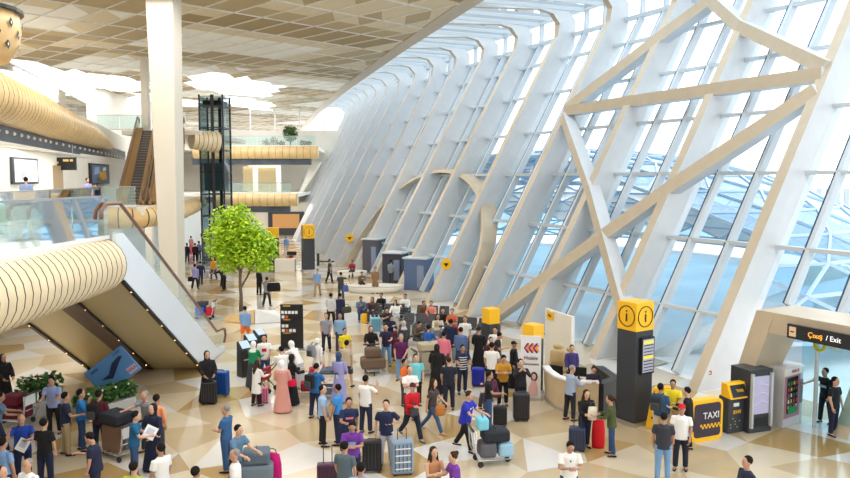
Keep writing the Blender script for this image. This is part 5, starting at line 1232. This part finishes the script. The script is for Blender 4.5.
# round cream benches
for lb, px, py, rx in (('far round cream bench with the red dressed person', 352, 277, 1.15), ('middle round cream bench below the leaning booth', 375, 292, 1.9)):
    q = PZ(px, py); t = thing('round_bench', lb, 'bench', (q.x, q.y, 0)); m = MB(); m.loft([(0, 0, 0, rx*.82, .7), (0, 0, .1, rx*.86, .75), (0, 0, .38, rx, .85)], 24); m.build('base', M_CREAM, t, True); m = MB(); m.loft([(0, 0, .38, rx, .85), (0, 0, .46, rx, .85)], 24); m.build('seat', mat('cream_cushion', (.66, .62, .54), .6), t)
# far counter
q = PZ(303, 272); t = thing('far_counter', 'cream and black counter behind the distant yellow topped pillar', 'counter', (q.x-1.2, q.y+.6, 0)); m = MB(); m.box((-.3, 0, .5), (1.6, .8, 1.0)); m.build('cream_front', M_CREAM, t); m = MB(); m.box((-1.9, .2, .55), (1.5, .9, 1.1)); m.box((2.9, .3, .75), (1.4, .12, .12)); m.box((2.3, .3, .9), (.2, .2, 1.0)); m.build('black_desk', M_DARK, t)
monitor('dark monitor on the far counter', 290, 256, 62, 180); monitor('second dark monitor on the far counter', 293.5, 256, 62.1, 180)
# ---- seat rows
def seat_row(label, px, py, n, yaw):
    q = PZ(px, py); t = thing('seat_row', label, 'bench', (q.x, q.y, 0), R(yaw)); sm = mat('black_leather', (.035, .037, .045), .4)
    m = MB(); m.beam((0, 0, .32), (n*.6, 0, .32), .08, .06)
    m.build('beam', M_STEEL, t)
    for x in (.3, n*.6-.3):
        m = MB(); m.tube([(x, 0, .3), (x, 0, .04)], .03); m.tube([(x, -.25, .03), (x, .25, .03)], .03, 6); m.build('leg', M_STEEL, t)
    for k in range(n):
        m = MB(); m.box((.3+k*.6, -.02, .42), (.54, .5, .07)); s = m.build('seat', sm, t, bev=.02)
        m = MB(); m.add([(.03+k*.6, .22, .42), (.57+k*.6, .22, .42), (.57+k*.6, .28, .42), (.03+k*.6, .28, .42), (.05+k*.6, .36, .84), (.55+k*.6, .36, .84), (.55+k*.6, .41, .84), (.05+k*.6, .41, .84)], [(0, 3, 2, 1), (4, 5, 6, 7), (0, 1, 5, 4), (1, 2, 6, 5), (2, 3, 7, 6), (3, 0, 4, 7)]); m.build('backrest', sm, t, bev=.02)
    return t
seat_row('black seat row at the back, under the dark dressed sitters', 360, 320, 4, -4)
seat_row('black seat row by the rib foot on the right of the seating area', 415, 322, 3, -12)
seat_row('black seat row in the middle of the seating area', 402, 331, 4, -10)
seat_row('black seat row at the front of the seating area, facing away', 397, 344, 5, -8)
seat_row('black seat row on the right of the crowd near the yellow topped pillar', 440, 334, 4, -20)
seat_row('empty black seat row behind the man in white T-shirt by the pillar', 474, 343, 2, -20)
# ---- luggage
suitcase('black suitcase at the foot of the escalator, in front of the veiled woman', 209.5, 404, .72, .48, .28, 'black', 10)
suitcase('large royal blue suitcase right of the black one at the escalator foot', 221, 395.5, .82, .56, .32, (24, 74, 150), -8)
suitcase('small pink suitcase beside the girl in white tunic', 262, 403, .5, .42, .25, (225, 120, 155), 10, .25)
suitcase('tall silver suitcase held by the man in pale trousers', 402, 474, .86, .56, .34, (130, 150, 172), 12, .28, wrap=True)
suitcase('large black suitcase between the purple T-shirt man and the man in pale trousers', 372, 471.5, .78, .5, .3, 'black', 5)
suitcase('dark purple cabin suitcase at the bottom edge with raised handle', 328, 487, .55, .52, .25, (70, 34, 66), 5, .4)
suitcase('small black suitcase beside the man in black T-shirt', 500, 425.5, .56, .42, .26, (22, 24, 28), -5, .3)
suitcase('big black padded suitcase in front of the banner', 521, 420.5, .84, .5, .34, (34, 34, 40), 0)
suitcase('bright blue suitcase right of the striped polo man', 478, 386, .62, .45, .3, (34, 50, 190), -10)
suitcase('navy suitcase beside the woman in black jacket', 577, 450.5, .62, .46, .3, (44, 56, 84), -14, .3)
suitcase('pale blue suitcase standing in the seating area', 376, 331, .62, .5, .3, (120, 185, 215), 5)
suitcase('turquoise suitcase in front of the seated man in white', 401.5, 317, .6, .32, .3, (140, 205, 220), 0)
suitcase('dark teal suitcase right of the turquoise one', 408, 317, .55, .32, .3, (30, 120, 130), 0)
suitcase('pale suitcase pulled across the floor right of the big column', 206, 278, .55, .4, .25, (190, 195, 205), 30, .3)
suitcase('small navy case beside the purple shirted person', 393, 358, .5, .42, .25, (34, 52, 110), 0)
backpack('black backpack worn by the man in maroon T-shirt', (99, 390), 'black')
backpack('black backpack worn by the blue T-shirt man pushing the trolley', (317, 363), 'black')
backpack('grey backpack worn by the woman in white coat', (318, 338), 'grey')
backpack('dark backpack worn by the man in denim blue shirt', (661, 383), (42, 50, 62))
bag('handbag', 'bright red handbag of the woman in pink gown', 'handbag', near((282, 360), (.28, .12), .82), (.34, .14, .22), (215, 20, 70), 0)
bag('handbag', 'tan leather handbag of the striding woman', 'handbag', near((434, 379), (.16, .3), .62), (.34, .16, .3), (176, 108, 50), 30)
bag('shoulder_bag', 'dark grey bag held by the person in red shirt', 'bag', near((413, 383), (.05, .24), .78), (.4, .16, .26), 'dgrey', 60)
bag('duffel_bag', 'dark duffel bag carried by the man in denim blue', 'bag', near((340, 293), (.34, 0), .75), (.55, .26, .3), (60, 60, 50), 30)
bag('shopping_bag', 'blue bag hanging by the man in dark grey, far hall', 'bag', near((341, 272), (.3, 0), .55), (.36, .2, .4), (70, 90, 160), 0)
bag('briefcase', 'dark briefcase carried right of the big column', 'bag', near((195, 264), (-.32, 0), .55), (.4, .14, .32), 'black', 0)
bag('travel_bag', 'large dark bag held high by the person in pale shirt', 'bag', near((267, 277), (.4, .1), .9), (.8, .3, .5), 'black', 10)
q = PZ(365, 323); bag('shopping_bag', 'bright yellow bag on the floor at the left end of the seats', 'bag', (q.x, q.y, 0), (.4, .25, .5), (240, 180, 20), 0)
q = PZ(598, 447.5); bag('shopping_bag', 'tall red shopping bag standing between the two women', 'bag', (q.x, q.y, 0), (.36, .2, .8), (210, 24, 36), -15)
q = near((609, 395), (0, .42), .95); bag('paper_bag', 'cream paper bag held above the red shopping bag', 'bag', (q[0]-.1, q[1], .95), (.26, .14, .36), 'cream', 0)
def sheet(label, key, off, z, yaw, w=.3, h=.32):
    q = near(key, off, z); t = thing('paper_sheet', label, 'paper', q, R(yaw)); m = MB(); M_ = Matrix.Rotation(R(25), 4, 'Y') @ Matrix.Rotation(R(-25), 4, 'X'); m.box((0, 0, 0), (w, .006, h), M=M_); o = m.build('sheet', M_WHITE, t)
    m = MB(); m.box((0, -.006, .02), (w*.6, .004, h*.5), M=M_); m.build('printing', cm(190, 195, 215), t)
sheet('white printed sheet held by the man in teal T-shirt', (137, 411), (-.05, .38), 1.15, 0); sheet('white papers held by the man in cobalt blue T-shirt', (21, 414), (.0, .34), 1.05, 0, .26, .3)
# ---- loaded trolleys
tr = trolley('luggage trolley with maroon bags at the left edge', 17, 424, 80)
load('lower maroon bag on the left edge trolley', tr, (0, 0, 0), (.55, .8, .4), (96, 24, 44)); load('upper maroon bag on the left edge trolley', tr, (0, .05, 0), (.5, .6, .32), (110, 30, 52), dz=.41)
tr = trolley('luggage trolley with brown cases beside the maroon T-shirt man', 119, 457, 60)
load('brown suitcase standing on the trolley by the planter', tr, (-.12, .05, 0), (.28, .6, .72), (110, 84, 66), 'suitcase', 'suitcase'); load('patterned grey suitcase on the trolley by the planter', tr, (.17, .05, 0), (.25, .6, .68), (120, 122, 130), 'suitcase', 'suitcase')
load('black holdall lying on top of the brown and grey suitcases', tr, (0, .05, 0), (.62, .75, .3), (34, 38, 48), dz=.74)
q = PZ(128, 436, .5); bag('travel_bag', 'purple bag hanging beside the brown suitcase', 'bag', (q.x, q.y+.5, .35), (.36, .22, .42), (110, 60, 160), 0)
tr = trolley('luggage trolley of grey bags in front of the grey-blue T-shirt man', 257, 487, -80)
load('lower grey striped bag on the foreground trolley', tr, (0, 0, 0), (.6, .8, .42), (110, 125, 138)); load('upper grey bag on the foreground trolley', tr, (0, 0, 0), (.55, .65, .3), (90, 105, 120), dz=.43)
q = PZ(271, 470, .4); bag('shopping_bag', 'magenta bag beside the grey bags at the bottom', 'bag', (q.x, q.y+.2, .1), (.5, .3, .65), (190, 0, 110), -25)
tr = trolley('luggage trolley pushed by the veiled woman, loaded with brown bags', 373, 373, 190)
load('lower brown bag on the veiled woman trolley', tr, (0, 0, 0), (.95, .62, .42), (112, 92, 76)); load('upper brown bag on the veiled woman trolley', tr, (0, 0, 0), (.62, .5, .36), (104, 84, 70), dz=.43)
tr = trolley('luggage trolley with blue wrapped box pushed by the royal blue polo man', 491, 463, -80)
load('dark grey case on the royal blue polo man trolley', tr, (0, -.12, 0), (.5, .45, .4), (92, 92, 100)); load('pale blue wrapped box at the trolley front', tr, (0, .36, 0), (.5, .4, .38), (150, 190, 215), 'wrapped_box', 'box'); load('black holdall on top of the grey case', tr, (0, .1, 0), (.55, .7, .3), (36, 40, 50), dz=.42)
load('turquoise plastic bag on the trolley handle side', tr, (0, -.25, 0), (.4, .3, .32), (120, 195, 215), 'plastic_bag', dz=.73)
tr = trolley('small trolley with red bags left of the blue T-shirt man', 308, 396, 100, hc=cm(190, 40, 60))
load('dark red bag on the small trolley', tr, (0, 0, 0), (.45, .5, .3), (150, 24, 46)); load('red bag on top of the small trolley', tr, (0, -.2, 0), (.4, .3, .28), (170, 30, 56), dz=.5)
tr = trolley('trolley with grey-blue luggage between the two polo men', 331, 398, 0)
load('grey-blue bag on the trolley between the polo men', tr, (0, 0, 0), (.6, .8, .5), (90, 105, 120)); load('slate bag topmost between the polo men', tr, (0, 0, 0), (.7, .6, .3), (80, 92, 108), dz=.52)
tr = trolley('luggage trolley with blue and red bags beyond the escalator', 205, 319, 90)
load('blue bag on the trolley beyond the escalator', tr, (-.02, .2, 0), (.6, .5, .5), (40, 80, 190)); load('red bag on the trolley beyond the escalator', tr, (.0, -.28, 0), (.5, .36, .42), (190, 30, 50)); load('dark bag lying on the blue bag beyond the escalator', tr, (0, .15, 0), (.5, .6, .22), 'dgrey', dz=.52)
tr = trolley('luggage trolley with beige covered cases in the crowd centre', 428, 375, -70)
load('dark red suitcase on the crowd centre trolley', tr, (.0, .25, 0), (.5, .34, .7), (92, 24, 42), 'suitcase', 'suitcase'); load('beige case on the crowd centre trolley', tr, (0, -.15, 0), (.5, .36, .75), (160, 150, 130), 'suitcase', 'suitcase')
load('beige soft bag lying on top of the crowd centre cases', tr, (0, .05, 0), (.6, .85, .28), (176, 164, 140), dz=.77)
for k in range(2):
    pass
q = PZ(262, 397); t = thing('baby_stroller', 'small stroller with red seat beside the woman in pink gown', 'stroller', (q.x-.1, q.y+.75, 0), R(70))
m = MB()
for s in (-1, 1): m.tube([(s*.22, .35, .1), (s*.22, -.1, .6), (s*.22, -.45, 1.0)], .018, 6); m.tube([(s*.22, -.35, .1), (s*.22, .15, .55)], .018, 6)
m.tube([(-.22, -.45, 1.0), (.22, -.45, 1.0)], .02, 6); m.build('frame', M_DARK, t)
m = MB(); m.box((0, .05, .5), (.38, .4, .2)); m.box((0, -.15, .68), (.38, .12, .4)); m.build('seat', cm(180, 30, 50), t, bev=.03)
for x, y in ((-.22, -.35), (.22, -.35), (-.22, .35), (.22, .35)):
    m = MB(); m.tube([(x-.015, y, .09), (x+.015, y, .09)], .09, 12); m.build('wheel', M_RUB, t)
# ---- mezzanine fittings on the left wall
def onwall(px, py, out=.08):
    """point on the left mezzanine wall behind a pixel"""
    best = None
    for a, b in zip(wl, wl[1:]):
        d = ray(px, py); ex_, ey_ = b[0]-a[0], b[1]-a[1]; den = d.x*ey_-d.y*ex_
        tt = (a[0]*ey_-a[1]*ex_)/den; q = d*tt; u = ((q.x-a[0])*ex_+(q.y-a[1])*ey_)/(ex_**2+ey_**2)
        if -.001 <= u <= 1.001 and tt > 0: best = (Vector((q.x+out, q.y-.02, CH+q.z)), math.atan2(ey_, ex_))
    return best
def wallscreen(nm, label, cat, x0, x1, y0, y1, fm_, pm_, blobs=()):
    (p, a), (q, _) = onwall(x0, (y0+y1)/2), onwall(x1, (y0+y1)/2); W = (q-p).length; yaw = math.atan2(q.y-p.y, q.x-p.x); mid = (p+q)/2
    H = (y1-y0)/F*mid.y; t = thing(nm, label, cat, (p.x, p.y, CH-((y0+y1)/2-178)/F*mid.y), yaw)
    m = MB(); m.box((W/2, 0, 0), (W, .12, H)); m.build('frame', fm_, t); m = MB(); m.box((W/2, -.07, 0), (W*.88, .02, H*.84)); pn = m.build('picture', pm_, t)
    for (x, z, w, h, c) in blobs:
        m = MB(); m.add([(W*(x-w/2), -.085, H*(z-h*.5)), (W*(x+w/2), -.085, H*(z-h*.3)), (W*(x+w*.4), -.085, H*(z+h/2)), (W*(x-w*.3), -.085, H*(z+h*.4))], [(0, 1, 2, 3)]); m.build('picture_shape', cm(*c), pn)
wallscreen('wall_screen', 'large black framed screen on the mezzanine wall, left of the hanging sign', 'screen', 10, 35.5, 158, 184, M_DARK, mat('pale_screen', (.72, .76, .84), .3, emit=.3), ((.36, -.05, .2, .6, (175, 175, 180)), (.8, .0, .06, .5, (190, 200, 215))))
wallscreen('wall_screen', 'black framed screen with a yellow and blue picture near the bronze escalators', 'screen', 88.5, 107.5, 164, 184, M_BLACK, cm(90, 110, 150), ((.6, -.1, .45, .5, (220, 170, 50)), (.3, .15, .3, .4, (150, 170, 190)), (.7, .25, .2, .2, (230, 235, 240)), (.4, -.25, .3, .2, (90, 80, 80))))
(p, a) = onwall(64, 160, .9); t = thing('hanging_sign', 'black hanging sign with amber pictograms on the mezzanine', 'sign', (p.x-.2, p.y-1.5, 8.26), 0)
m = MB(); m.box((0, 0, 0), (1.35, .12, .68)); hb = m.build('board', M_BLACK, t)
for (x, z, w) in ((.15, .18, .3), (.45, .18, .16), (-.4, .06, .3), (-.35, -.18, .45), (-.52, -.18, .1)):
    m = MB(); m.box((x, -.065, z), (w, .01, .12)); m.build('pictogram', cm(235, 200, 130), hb)
m = MB()
for x in (-.5, .5): m.tube([(x, 0, .34), (x, 0, 1.0)], .02, 6)
m.build('hanger', M_STEEL, t)
(p, a) = onwall(56, 180, .03); m = MB(); m.box((p.x, p.y, 7.0), (.2, 1.1, 2.3)); m.build('door_5', cm(150, 130, 100), kind='structure')
# ---------------------------------------------------------------- light
w = bpy.data.worlds.new('sky'); bpy.context.scene.world = w; w.use_nodes = True; nt = w.node_tree
bg = nt.nodes['Background']; tc = nt.nodes.new('ShaderNodeTexCoord'); sx = nt.nodes.new('ShaderNodeSeparateXYZ'); rp = nt.nodes.new('ShaderNodeValToRGB')
nt.links.new(tc.outputs['Generated'], sx.inputs[0]); nt.links.new(sx.outputs['Z'], rp.inputs['Fac']); nt.links.new(rp.outputs['Color'], bg.inputs['Color'])
rp.color_ramp.elements[0].color = (1, 1, 1, 1); rp.color_ramp.elements[1].color = (.86, .93, 1, 1); bg.inputs['Strength'].default_value = 2.2
def area(name, loc, sx_, sy_, power, colr, rot=(0, 0, 0)):
    l = bpy.data.lights.new(name, 'AREA'); l.shape = 'RECTANGLE'; l.size = sx_; l.size_y = sy_; l.energy = power; l.color = colr
    o = bpy.data.objects.new(name, l); C.objects.link(o); o.location = loc; o.rotation_euler = rot; return o
for (x, y, pw) in ((-6, 14, 1300), (-12, 32, 1300), (-8, 52, 1100), (-28, 50, 700), (-22, 80, 900)):
    area('fill_light', (x, y, 16.4), 8, 12, pw, (1, .95, .88))  # unseen fills below the ceiling, added to brighten the hall
for (x, y, z, a_, b_, p_) in ((-20, 91.5, 9.2, 10, 3, 500), (-18, 91, 4.3, 8, 5, 350), (-17.6, 34, 8.75, 1.2, 14, 220), (-22, 55, 4.4, 5, 12, 260), (-14.5, 26, 4.3, 5, 6, 120)):
    area('fill_light', (x, y, z), a_, b_, p_, (1, .95, .88))  # more added fills, no visible fittings, lifting the dark areas under balconies and mezzanine
sc = bpy.context.scene
sc.view_settings.view_transform = 'Standard'; sc.view_settings.look = 'None'; sc.view_settings.gamma = 1; sc.view_settings.exposure = 0.45
try: sc.view_settings.use_curve_mapping = False
except Exception: pass
sc.cycles.max_bounces = 8; sc.cycles.transparent_max_bounces = 24; sc.cycles.diffuse_bounces = 4
sc.cycles.use_denoising = True
